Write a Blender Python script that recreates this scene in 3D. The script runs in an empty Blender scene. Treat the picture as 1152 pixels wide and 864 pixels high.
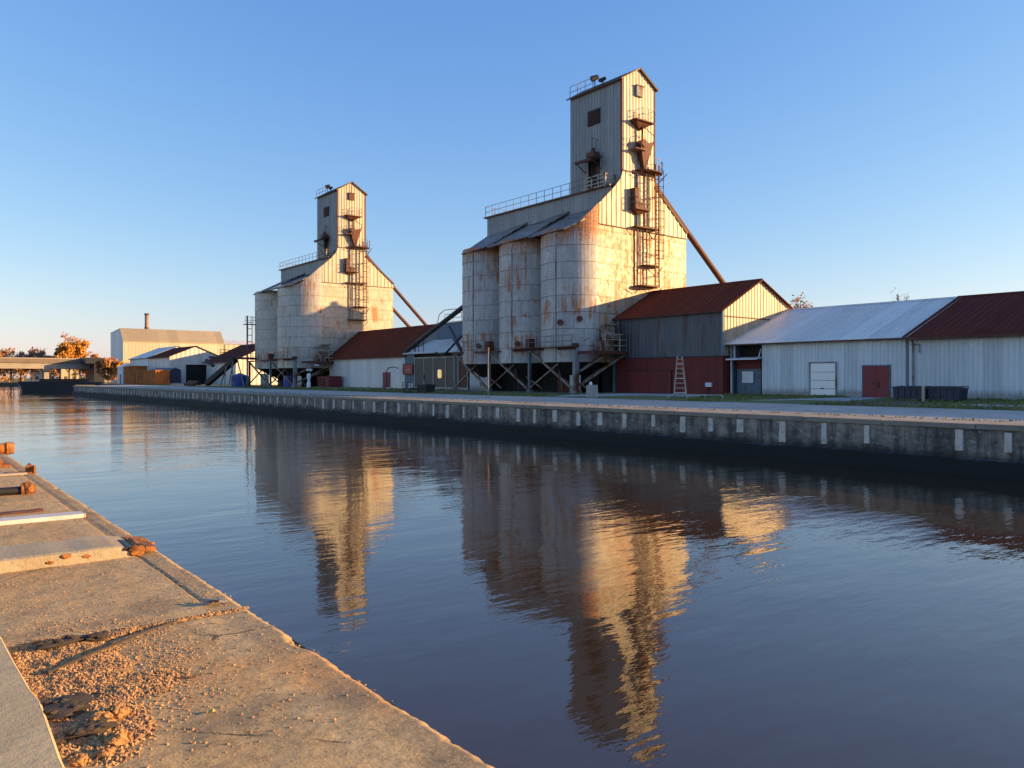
import bpy, math, random
from mathutils import Vector, Matrix, noise as mnoise
random.seed(11)
S = bpy.context.scene
COL = S.collection
V = Vector
PI = math.pi
GZ = 1.80      # yard level above the water
QZ = 1.55      # near quay level
CAMZ = 3.15

# ------------------------------------------------------------------ materials
class Nt:
    def __init__(s, name):
        s.m = bpy.data.materials.new(name); s.m.use_nodes = True
        s.t = s.m.node_tree; s.n = s.t.nodes; s.l = s.t.links
        s.p = s.n['Principled BSDF']
        s.tc = s.n.new('ShaderNodeTexCoord')
    def lk(s, a, b): s.l.new(a, b)
    def map(s, src='UV', sc=(1, 1, 1), loc=(0, 0, 0), rot=(0, 0, 0)):
        m = s.n.new('ShaderNodeMapping'); s.lk(s.tc.outputs[src], m.inputs[0])
        m.inputs['Scale'].default_value = sc; m.inputs['Location'].default_value = loc
        m.inputs['Rotation'].default_value = rot
        return m.outputs[0]
    def noise(s, co, scale=1, det=4, rough=.55, dist=0):
        n = s.n.new('ShaderNodeTexNoise'); s.lk(co, n.inputs['Vector'])
        n.inputs['Scale'].default_value = scale; n.inputs['Detail'].default_value = det
        n.inputs['Roughness'].default_value = rough; n.inputs['Distortion'].default_value = dist
        return n.outputs[0]
    def ramp(s, f, a, b, lo=0., hi=1.):
        r = s.n.new('ShaderNodeMapRange'); s.lk(f, r.inputs[0])
        r.inputs[1].default_value = a; r.inputs[2].default_value = b
        r.inputs[3].default_value = lo; r.inputs[4].default_value = hi
        return r.outputs[0]
    def math(s, op, a, b=0.):
        m = s.n.new('ShaderNodeMath'); m.operation = op
        for i, x in enumerate((a, b)):
            if isinstance(x, (int, float)): m.inputs[i].default_value = x
            else: s.lk(x, m.inputs[i])
        m.use_clamp = False
        return m.outputs[0]
    def mix(s, f, a, b, mode='MIX'):
        m = s.n.new('ShaderNodeMix'); m.data_type = 'RGBA'; m.blend_type = mode
        for i, x in ((0, f), (6, a), (7, b)):
            if isinstance(x, (int, float)): m.inputs[i].default_value = x
            elif isinstance(x, (tuple, list)): m.inputs[i].default_value = (*x[:3], 1)
            else: s.lk(x, m.inputs[i])
        return m.outputs[2]
    def bump(s, h, st=.3, d=.02, prev=None):
        b = s.n.new('ShaderNodeBump'); s.lk(h, b.inputs['Height'])
        b.inputs['Strength'].default_value = st; b.inputs['Distance'].default_value = d
        if prev is not None: s.lk(prev, b.inputs['Normal'])
        return b.outputs[0]
    def out(s, col=None, rough=.6, metal=0., nrm=None, spec=None):
        if col is not None:
            if isinstance(col, (tuple, list)): s.p.inputs['Base Color'].default_value = (*col[:3], 1)
            else: s.lk(col, s.p.inputs['Base Color'])
        if isinstance(rough, (int, float)): s.p.inputs['Roughness'].default_value = rough
        else: s.lk(rough, s.p.inputs['Roughness'])
        s.p.inputs['Metallic'].default_value = metal
        if spec is not None: s.p.inputs['Specular IOR Level'].default_value = spec
        if nrm is not None: s.lk(nrm, s.p.inputs['Normal'])
        return s.m

def flat(name, c, rough=.6, metal=0., var=.25, scale=3.):
    k = Nt(name); co = k.map('Object')
    n = k.noise(co, scale, 5, .6)
    a = tuple(x*(1-var) for x in c); b = tuple(min(1, x*(1+var)) for x in c)
    col = k.mix(k.ramp(n, .3, .7), a, b)
    return k.out(col, rough, metal, k.bump(k.noise(co, scale*8, 3), .15, .01))

def rusty(name, paint, rust=(.20, .065, .022), rust2=(.09, .03, .018), amt=.5, scale=1.2, rough=.75, metal=.0):
    """painted steel with rust coming through: amt 0..1"""
    k = Nt(name); co = k.map('Object', (1, 1, .35))
    n = k.noise(co, scale, 6, .65)
    n2 = k.noise(k.map('Object', loc=(7, 3, 1)), scale*5, 4, .6)
    f = k.ramp(k.math('ADD', n, k.math('MULTIPLY', n2, .25)), .78-.35*amt, .86-.35*amt)
    rc = k.mix(k.ramp(n2, .35, .65), rust2, rust)
    pc = k.mix(k.ramp(n2, .3, .7), tuple(x*.8 for x in paint), paint)
    return k.out(k.mix(f, pc, rc), rough, metal, k.bump(n2, .3, .01))

def plates(name, c1, c2, rowh=1.5, colw=2.1, rust=.5, streak=.5, mortar=.018, voff=0., seed=0., seamc=(.10, .09, .08), top=None):
    """old sheet metal plates with lapped seams, runs of rust and grime (UV in metres)"""
    c1 = tuple(x*q for x, q in zip(c1, (1.5, 1.4, 1.22))); c2 = tuple(x*q for x, q in zip(c2, (1.5, 1.4, 1.22)))
    k = Nt(name)
    uv = k.map('UV', loc=(seed*3.7, voff, 0))
    br = k.n.new('ShaderNodeTexBrick'); k.lk(uv, br.inputs['Vector'])
    br.inputs['Scale'].default_value = 1; br.inputs['Brick Width'].default_value = colw
    br.inputs['Row Height'].default_value = rowh; br.inputs['Mortar Size'].default_value = mortar
    br.inputs['Mortar Smooth'].default_value = .3; br.offset = .5
    br.inputs['Color1'].default_value = (*c1, 1); br.inputs['Color2'].default_value = (*c2, 1)
    br.inputs['Mortar'].default_value = (*[x*.35 for x in c1], 1)
    col = br.outputs['Color']
    # broad weathering
    big = k.noise(k.map('UV', (.35, .22, 1), loc=(seed, 2, 0)), 1, 5, .6)
    col = k.mix(k.ramp(big, .35, .7, 0, .55), col, tuple(min(1, x*1.22) for x in c2))
    # vertical grime runs
    gr = k.noise(k.map('UV', (5.5, .35, 1), loc=(seed*2, 0, 0)), 1, 6, .7)
    col = k.mix(k.ramp(gr, .48, .75, 0, .55), col, tuple(x*.45 for x in c1))
    mot = k.noise(k.map('UV', (2.5, 2.0, 1)), 1, 6, .75)
    col = k.mix(k.ramp(mot, .40, .68, 0, .32), col, tuple(x*.5 for x in c1))
    # rust
    st = k.noise(k.map('UV', (2.3, .16, 1), loc=(seed*1.3, 5, 0)), 1, 6, .68)
    bl = k.noise(k.map('UV', (.30, .28, 1), loc=(seed*.7+3, 1, 0)), 1, 3, .5)
    f1 = k.math('MULTIPLY', k.ramp(st, .47, .57), k.ramp(bl, .61-.12*streak, .67-.12*streak))
    sp = k.noise(k.map('UV', (1.1, .8, 1), loc=(seed+9, seed, 0)), 1, 6, .72)
    f2 = k.ramp(sp, .70-.085*rust, .73-.085*rust)
    f = k.math('MAXIMUM', k.math('MULTIPLY', f1, .85), f2)
    if top is not None:      # rust bleeding down from the eave (a real stain fixed to the wall height)
        sx = k.n.new('ShaderNodeSeparateXYZ'); k.lk(k.tc.outputs['UV'], sx.inputs[0])
        near = k.ramp(sx.outputs[1], top-3.0, top-.2)
        f3 = k.ramp(k.math('ADD', k.noise(k.map('UV', (2.6, .10, 1), loc=(seed*5, 0, 0)), 1, 5, .7), k.math('MULTIPLY', near, .27)), .60, .68)
        f = k.math('MAXIMUM', f, k.math('MULTIPLY', k.math('MULTIPLY', f3, near), .9))
    fine = k.noise(k.map('UV', (9, 4, 1)), 1, 4, .7)
    rc = k.mix(k.ramp(fine, .35, .65), (.15, .045, .014), (.60, .20, .03))
    col = k.mix(f, col, rc)
    # seams stained darker
    col = k.mix(k.math('MULTIPLY', br.outputs['Fac'], .8), col, seamc)
    h = k.math('SUBTRACT', k.math('MULTIPLY', mot, .25), br.outputs['Fac'])
    nb = k.bump(h, .55, .02)
    wob = k.noise(k.map('UV', (.9, .7, 1)), 1, 2, .4)
    nb = k.bump(wob, .5, .06, nb)
    return k.out(col, k.ramp(mot, .3, .7, .45, .72), .12, nb)

def ribbed(name, c, rustc=(.22, .07, .025), rust=.3, grime=.5, sheet=1.0, rough=.55, metal=.1, rowh=50, pale=.3, spec=None, base=0):
    """corrugated sheet wall or roof: tone changes from sheet to sheet, vertical runs"""
    c = tuple(x*q for x, q in zip(c, (1.45, 1.36, 1.2)))
    k = Nt(name)
    br = k.n.new('ShaderNodeTexBrick'); k.lk(k.map('UV'), br.inputs['Vector'])
    br.inputs['Scale'].default_value = 1; br.inputs['Brick Width'].default_value = sheet
    br.inputs['Row Height'].default_value = rowh; br.inputs['Mortar Size'].default_value = .008
    br.inputs['Color1'].default_value = (*[x*.84 for x in c], 1); br.inputs['Color2'].default_value = (*[min(1, x*1.1) for x in c], 1)
    br.inputs['Mortar'].default_value = (*[x*.45 for x in c], 1)
    col = br.outputs['Color']
    gr = k.noise(k.map('UV', (7, .3, 1)), 1, 6, .72)
    col = k.mix(k.ramp(gr, .45, .75, 0, grime), col, tuple(x*.42 for x in c))
    pl = k.noise(k.map('UV', (2.4, .5, 1), loc=(4, 4, 0)), 1, 5, .7)
    col = k.mix(k.ramp(pl, .5, .72, 0, pale), col, tuple(min(1, x*1.5+.02) for x in c))
    st = k.noise(k.map('UV', (1.7, .14, 1), loc=(1, 8, 0)), 1, 6, .65)
    f = k.ramp(st, .68-.26*rust, .76-.22*rust, 0, .95)
    fine = k.noise(k.map('UV', (6, 3, 1)), 1, 4, .7)
    rc = k.mix(k.ramp(fine, .3, .7), tuple(x*.45 for x in rustc), rustc)
    col = k.mix(f, col, rc)
    if base:
        sx = k.n.new('ShaderNodeSeparateXYZ'); k.lk(k.tc.outputs['UV'], sx.inputs[0])
        bs_ = k.ramp(k.math('SUBTRACT', sx.outputs[1], k.math('MULTIPLY', gr, 1.1)), .1, -.35, 0, base)
        col = k.mix(bs_, col, (.16, .10, .06))
        wob = k.noise(k.map('UV', (.8, .5, 1)), 1, 3, .5)
        return k.out(col, rough, metal, k.bump(wob, .5, .05, k.bump(fine, .25, .012)), spec)
    return k.out(col, rough, metal, k.bump(fine, .25, .012), spec)

def concrete(name, c, scale=1., stain=(.10, .085, .07), amt=.5, rough=.85, src='Object', speck=.5, tint=None, bs=.5):
    c = tuple(min(.75, x*1.2) for x in c)
    k = Nt(name); co = k.map(src, (scale, scale, scale))
    a = k.noise(co, .8, 6, .62); b = k.noise(co, 14, 5, .75); d = k.noise(co, 90, 2, .6)
    col = k.mix(k.ramp(a, .3, .7), tuple(x*.75 for x in c), tuple(min(1, x*1.15) for x in c))
    if tint: col = k.mix(k.ramp(k.noise(k.map(src, loc=(5, 2, 0)), 1.3*scale, 5, .6), .45, .65, 0, .7), col, tint)
    col = k.mix(k.ramp(k.noise(k.map(src, loc=(9, 1, 4)), 1.7*scale, 6, .7), .52, .70, 0, amt), col, stain)
    col = k.mix(k.ramp(b, .35, .7, 0, speck), col, tuple(x*.55 for x in c))
    col = k.mix(k.ramp(d, .58, .7, 0, speck*.7), col, tuple(min(1, x*1.6) for x in c))
    nb = k.bump(b, bs, .012)
    nb = k.bump(d, bs*.7, .004, nb)
    return k.out(col, rough, 0, nb)

M = {}
GAL1 = (.44, .43, .40); GAL2 = (.55, .54, .50)
M['bin'] = plates('bin plates', (.24, .255, .28), (.33, .345, .365), 1.5, 1.9, .95, .62, top=12.2)
M['bin_clean'] = plates('pale bin plates', (.31, .305, .295), (.38, .375, .36), 1.5, 1.9, .25, .4, seed=4)
M['gable'] = plates('gable plates', (.21, .20, .18), (.32, .305, .27), 1.5, 1.5, 1.45, 1.6, voff=.1, seed=1)
M['gable_clean'] = plates('pale gable plates', (.27, .255, .225), (.35, .335, .295), 1.5, 1.5, .15, .30, voff=.1, seed=6)
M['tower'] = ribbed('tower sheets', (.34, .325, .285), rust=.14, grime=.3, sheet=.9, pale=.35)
M['tower_shaded'] = ribbed('shaded tower sheets', (.20, .22, .24), rust=.04, grime=.45, sheet=.9)  # darker, bluer copy of the tower sheets: shade put into the colour
M['leanroof'] = ribbed('lean roof sheets', (.24, .225, .22), rustc=(.12, .055, .03), rust=.7, grime=.5, sheet=1.1, rough=.5)
M['darkroof'] = ribbed('dark brown roof sheets', (.10, .055, .04), rust=.5, rustc=(.14, .05, .03), grime=.5)
M['rustroof'] = ribbed('rust red roof sheets', (.115, .026, .014), rustc=(.20, .052, .018), rust=.55, grime=.7, sheet=.95, rough=.9, metal=0, spec=.12)
M['maroonroof'] = ribbed('maroon roof sheets', (.095, .021, .014), rustc=(.15, .036, .018), rust=.35, grime=.55, sheet=.95, rough=.9, metal=0, spec=.12)
M['silverroof'] = ribbed('silver roof sheets', (.56, .54, .52), rustc=(.35, .22, .15), rust=.10, grime=.22, sheet=1.0, rough=.5, metal=.1)
M['shedgrey'] = ribbed('slate grey wall sheets', (.075, .085, .105), rustc=(.13, .045, .03), rust=.6, grime=.6, sheet=.8)
M['shedgable'] = ribbed('tan gable sheets', (.32, .275, .22), rustc=(.30, .14, .06), rust=.5, grime=.6, sheet=.8, pale=.3)
M['maroonwall'] = ribbed('maroon wall boards', (.115, .014, .013), rustc=(.07, .02, .015), rust=.35, grime=.6, sheet=.8, metal=0, rough=.7)
M['bluewall'] = ribbed('pale blue grey wall sheets', (.44, .50, .585), rustc=(.22, .18, .14), rust=.14, grime=.4, sheet=1.0, pale=.2, base=.7)
M['whitewall'] = ribbed('off white wall sheets', (.46, .47, .48), rust=.06, rustc=(.3, .22, .15), grime=.3, sheet=1.2)
M['cream'] = ribbed('cream wall sheets', (.36, .33, .27), rust=.0, grime=.12, sheet=3.)
M['creamtop'] = ribbed('tan roof sheets', (.25, .22, .165), rust=.0, grime=.12, sheet=3.)
M['rust'] = rusty('heavy rust', (.10, .032, .02), rust=(.17, .045, .016), rust2=(.05, .018, .012), amt=.7)
M['rustdark'] = rusty('dark rust', (.09, .035, .025), rust=(.15, .05, .025), rust2=(.05, .022, .018), amt=.7)
def scaly():
    k = Nt('flaking orange rust'); co = k.map('Object')
    a = k.noise(co, 9, 6, .7); b = k.noise(co, 34, 5, .75); c = k.noise(co, 2.5, 4, .6)
    col = k.mix(k.ramp(a, .38, .62), (.16, .05, .018), (.55, .22, .045))
    col = k.mix(k.ramp(c, .5, .62, 0, .7), col, (.34, .10, .025))
    col = k.mix(k.ramp(b, .55, .68, 0, .8), col, (.07, .03, .02))
    nb = k.bump(a, 1., .03); nb = k.bump(b, 1., .012, nb)
    return k.out(col, .9, 0, nb)
M['rustorange'] = scaly()
M['beam'] = rusty('grey steel with rust', (.26, .28, .29), amt=.45)
M['beamtan'] = rusty('tan steel', (.30, .24, .18), amt=.5)
M['tealsteel'] = rusty('teal grey steel', (.15, .24, .26), amt=.25)
M['railing'] = rusty('railing steel', (.22, .22, .22), amt=.45)
M['palerail'] = rusty('cream railing', (.46, .40, .30), amt=.35)
M['black'] = flat('black steel', (.015, .015, .017), .6)
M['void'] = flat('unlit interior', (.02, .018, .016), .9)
M['white'] = flat('white paint', (.62, .63, .64), .5, var=.1)
M['whitepost'] = flat('bright white plastic', (.80, .80, .80), .4, var=.05)
M['doorwhite'] = ribbed('white roller door', (.62, .65, .70), rust=0, grime=.15, sheet=9)
M['reddoor'] = flat('red door paint', (.20, .022, .025), .55, var=.15)
M['redsign'] = flat('red sign paint', (.35, .04, .03), .5)
M['glass'] = Nt('dusty dark glass').out((.085, .075, .068), .45, 0, spec=.25)
M['lampglow'] = None
M['bluesteel'] = flat('navy steel', (.012, .02, .05), .5, var=.4)
M['bluetank'] = flat('blue plastic', (.03, .07, .35), .45)
M['bluegrey'] = flat('slate blue wall paint', (.10, .14, .18), .65)
M['concrete'] = concrete('grey block concrete', (.33, .32, .30), 2)
M['orangebin'] = rusty('orange container paint', (.50, .15, .02), rust=(.33, .09, .03), amt=.35, scale=.5)
M['wood'] = concrete('weathered grey timber', (.42, .40, .36), 1.5, stain=(.2, .15, .1), amt=.4)
M['hull'] = flat('black hull paint', (.02, .022, .028), .45, var=.4)
M['deckgrey'] = flat('bridge concrete', (.36, .31, .25), .8, var=.15, scale=.3)
M['deckdark'] = flat('bridge edge beam', (.20, .15, .11), .8, var=.2, scale=.3)
M['bark'] = flat('bark', (.09, .065, .045), .9)

def glow():
    k = Nt('lit lamp shade'); k.p.inputs['Emission Color'].default_value = (1, .72, .3, 1)
    k.p.inputs['Emission Strength'].default_value = .25
    return k.out((.8, .6, .3), .5)
M['lampglow'] = glow()

def leafmat(name, c1, c2):
    k = Nt(name)
    n = k.noise(k.map('Object'), .9, 4, .6)
    col = k.mix(k.ramp(n, .35, .65), c1, c2)
    return k.out(col, .7)
M['leaf_orange'] = leafmat('orange leaves', (.42, .17, .02), (.62, .30, .04))
M['leaf_rust'] = leafmat('rust leaves', (.30, .12, .04), (.42, .20, .07))
M['leaf_green'] = leafmat('olive leaves', (.07, .08, .03), (.12, .11, .04))
M['twig'] = leafmat('bare twigs', (.16, .10, .07), (.24, .16, .11))

# ------------------------------------------------------------------ mesh builder
class MB:
    def __init__(s): s.v = []; s.f = []; s.uv = []
    def face(s, pts, uv=None):
        b = len(s.v); s.v += [V(p) for p in pts]; s.f.append(tuple(range(b, b+len(pts))))
        if uv is None:
            P = [V(p) for p in pts]
            n = (P[1]-P[0]).cross(P[2]-P[0])
            if n.length < 1e-9 and len(P) > 3: n = (P[2]-P[0]).cross(P[3]-P[0])
            n = n.normalized() if n.length > 1e-12 else V((0, 0, 1))
            if abs(n.z) > .95: t = V((1, 0, 0)); bb = V((0, 1, 0))
            else:
                t = V((0, 0, 1)).cross(n).normalized(); bb = n.cross(t)
                if bb.z < 0: bb = -bb
            uv = [(p.dot(t), p.dot(bb)) for p in P]
        s.uv += list(uv)
    def box(s, x0, x1, y0, y1, z0, z1):
        s.hexa([(x0, y0, z0), (x1, y0, z0), (x1, y1, z0), (x0, y1, z0)], [(x0, y0, z1), (x1, y0, z1), (x1, y1, z1), (x0, y1, z1)])
    def hexa(s, a, b):
        n = len(a)
        s.face(list(reversed(a))); s.face(b)
        for i in range(n):
            j = (i+1) % n
            s.face([a[i], a[j], b[j], b[i]])
    def bar(s, p, q, w, h=None, up=(0, 0, 1)):
        """rectangular beam from p to q"""
        h = h or w; p = V(p); q = V(q); d = (q-p).normalized(); up = V(up)
        if abs(d.dot(up)) > .98: up = V((0, 1, 0)) if abs(d.y) < .9 else V((1, 0, 0))
        r = d.cross(up).normalized()*w/2; u = r.cross(d).normalized()*h/2
        s.hexa([p-r-u, p+r-u, p+r+u, p-r+u], [q-r-u, q+r-u, q+r+u, q-r+u])
    def tube(s, p, q, r, n=8, r2=None, cap=True):
        p = V(p); q = V(q); d = (q-p).normalized(); r2 = r if r2 is None else r2
        a = V((0, 0, 1)) if abs(d.z) < .9 else V((1, 0, 0))
        x = d.cross(a).normalized(); y = d.cross(x)
        A = []; B = []
        for i in range(n):
            t = 2*PI*i/n; o = x*math.cos(t)+y*math.sin(t)
            A.append(p+o*r); B.append(q+o*r2)
        L = (q-p).length
        for i in range(n):
            j = (i+1) % n
            s.face([A[i], A[j], B[j], B[i]], [(i*r*6.28/n, 0), ((i+1)*r*6.28/n, 0), ((i+1)*r*6.28/n, L), (i*r*6.28/n, L)])
        if cap: s.face(A[::-1]); s.face(B)
    def path(s, pts, r, n=6):
        for a, b in zip(pts[:-1], pts[1:]): s.tube(a, b, r, n)
    def lathe(s, c, prof, n=32, a0=0, a1=2*PI, topf=None):
        """prof: list of (r,z) round the vertical axis at c"""
        cx, cy = c[0], c[1]
        full = abs(a1-a0-2*PI) < 1e-6
        for k in range(len(prof)-1):
            r0, z0 = prof[k]; r1, z1 = prof[k+1]
            for i in range(n):
                t = a0+(a1-a0)*i/n; u = a0+(a1-a0)*(i+1)/n
                R = max(r0, r1)
                s.face([(cx+r0*math.cos(t), cy+r0*math.sin(t), z0), (cx+r0*math.cos(u), cy+r0*math.sin(u), z0),
                        (cx+r1*math.cos(u), cy+r1*math.sin(u), z1), (cx+r1*math.cos(t), cy+r1*math.sin(t), z1)],
                       [(t*R, z0), (u*R, z0), (u*R, z1), (t*R, z1)])
    def prism(s, poly, dirv):
        d = V(dirv); a = [V(p) for p in poly]; b = [p+d for p in a]
        s.hexa(a, b)
    def slab(s, P, th, ribs=0, ribw=.05, ribh=.035, extra=()):
        """roof sheet: P = eave0, eave1, top1, top0 ; th downward thickness; ribs running down the slope every `ribs` m"""
        P = [V(p) for p in P]
        n = (P[1]-P[0]).cross(P[3]-P[0]).normalized()
        if n.z < 0: n = -n
        s.hexa([p-n*th for p in P], P)
        if ribs:
            L = (P[1]-P[0]).length; k = max(1, int(L/ribs))
            for i in range(k+1):
                t = i/k; a = P[0].lerp(P[1], t); b = P[3].lerp(P[2], t)
                t0 = (P[1]-P[0]).normalized()*ribw/2
                s.face([a-t0, a+n*ribh, b+n*ribh, b-t0]); s.face([a+n*ribh, a+t0, b+t0, b+n*ribh])
                s.face([a-t0, a+t0, a+n*ribh])
    def wall(s, p0, p1, z0, top, pitch=.3, depth=.04, openings=(), flip=False, lap=None):
        """corrugated wall from p0 to p1 (plan), bottom z0, top = number or [(dist,z)...]; outward = right of p0->p1"""
        p0 = V((p0[0], p0[1], 0)); p1 = V((p1[0], p1[1], 0)); d = (p1-p0); L = d.length; d.normalize()
        n = V((d.y, -d.x, 0)) * (-1 if flip else 1)
        if isinstance(top, (int, float)): top = [(0, top), (L, top)]
        def tz(x):
            for (a, za), (b, zb) in zip(top[:-1], top[1:]):
                if x <= b+1e-6: return za+(zb-za)*max(0, min(1, (x-a)/(b-a) if b > a else 1))
            return top[-1][1]
        st = [0., L]+[a for a, _ in top]+[o[0] for o in openings]+[o[1] for o in openings]
        k = 0
        offs = {}
        xs = []
        m = int(L/pitch)+1
        for i in range(m+1):
            for fr in (0, .42, .58, .84):
                x = (i+fr)*pitch
                if x < L: xs.append(x)
        def off(x):
            f = (x/pitch) % 1
            if f < .42: return 0
            if f < .58: return (f-.42)/.16
            if f < .84: return 1
            return 1-(f-.84)/.16
        xs = sorted(set(round(x, 4) for x in xs+[min(L, max(0, a)) for a in st]))
        for a, b in zip(xs[:-1], xs[1:]):
            if b-a < 1e-4: continue
            mid = (a+b)/2
            iv = [(z0, None)]
            ops = sorted([(o[2], o[3]) for o in openings if o[0]-1e-4 <= mid <= o[1]+1e-4])
            A = p0+d*a+n*depth*off(a); B = p0+d*b+n*depth*off(b)
            lo = z0
            segs = []
            for (q0, q1) in ops:
                if q0 > lo+1e-3: segs.append((lo, q0, q0))
                lo = q1
            segs.append((lo, tz(a), tz(b)))
            for (zl, za, zb) in segs:
                if max(za, zb) <= zl: continue
                s.face([(A.x, A.y, zl), (B.x, B.y, zl), (B.x, B.y, zb), (A.x, A.y, za)], [(a, zl), (b, zl), (b, zb), (a, za)])
    def rail(s, pts, h=1.05, sp=1.5, r=.025, mids=2, n=5):
        pts = [V(p) for p in pts]
        for a, b in zip(pts[:-1], pts[1:]):
            L = (b-a).length; k = max(1, round(L/sp))
            for i in range(k+1):
                p = a.lerp(b, i/k); s.tube(p, p+V((0, 0, h)), r, n)
            for m in range(mids):
                o = V((0, 0, h*(1-m/mids) if m else h)); s.tube(a+o, b+o, r*.9, n)
    def blob(s, c, r, sub=1, amp=.25, seed=0, sc=(1, 1, 1)):
        import bmesh
        bm = bmesh.new(); bmesh.ops.create_icosphere(bm, subdivisions=sub, radius=1)
        c = V(c)
        for v in bm.verts:
            k = 1+amp*mnoise.noise(v.co*1.7+V((seed*3.1, seed, -seed)))*2
            v.co = V((v.co.x*sc[0], v.co.y*sc[1], v.co.z*sc[2]))*r*k+c
        for f in bm.faces: s.face([v.co.copy() for v in f.verts])
        bm.free()
    def build(s, name, mat, parent=None, smooth=False):
        me = bpy.data.meshes.new(name)
        me.from_pydata([tuple(v) for v in s.v], [], s.f)
        ul = me.uv_layers.new(name='UVMap')
        fl = [0.]*(2*len(s.uv))
        for i, (a, b) in enumerate(s.uv): fl[2*i] = a; fl[2*i+1] = b
        ul.data.foreach_set('uv', fl)
        me.materials.append(mat)
        if smooth:
            import bmesh
            bm = bmesh.new(); bm.from_mesh(me); bmesh.ops.remove_doubles(bm, verts=bm.verts, dist=.0008)
            bm.to_mesh(me); bm.free()
            for p in me.polygons: p.use_smooth = True
            try: me.set_sharp_from_angle(angle=math.radians(40))
            except Exception: pass
        o = bpy.data.objects.new(name, me); COL.objects.link(o)
        if parent is not None: o.parent = parent
        return o

def tag(o, label, cat, group=None, kind=None):
    o['label'] = label; o['category'] = cat
    if group: o['group'] = group
    if kind: o['kind'] = kind
    return o
def struct(o): o['kind'] = 'structure'; return o
def thing(name, label, cat, loc=(0, 0, 0), rz=0, group=None):
    o = bpy.data.objects.new(name, None); COL.objects.link(o)
    o.location = loc; o.rotation_euler = (0, 0, rz); o.empty_display_size = .3
    return tag(o, label, cat, group)
def part(name, mat, parent, fn, smooth=False):
    m = MB(); fn(m); return m.build(name, mat, parent, smooth)
def copy_thing(root, loc, rz, label, group=None):
    def rec(o, par):
        c = o.copy(); COL.objects.link(c); c.parent = par
        for ch in o.children: rec(ch, c)
        return c
    c = rec(root, None); c.location = loc; c.rotation_euler = (0, 0, rz); c['label'] = label
    if group: c['group'] = group
    return c

# ------------------------------------------------------------------ grain elevator
PROF = [(-7.95, 14.75), (-7.25, 15.15), (-5.25, 17.05), (-4.2, 18.0), (-3.3, 18.8), (-2.65, 19.5), (-2.35, 20.0), (-2.2, 20.6)]
def prof(x, P=PROF):
    if x <= P[0][0]: return P[0][1]
    for (a, za), (b, zb) in zip(P[:-1], P[1:]):
        if x <= b: return za+(zb-za)*(x-a)/(b-a)
    return P[-1][1]

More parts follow.
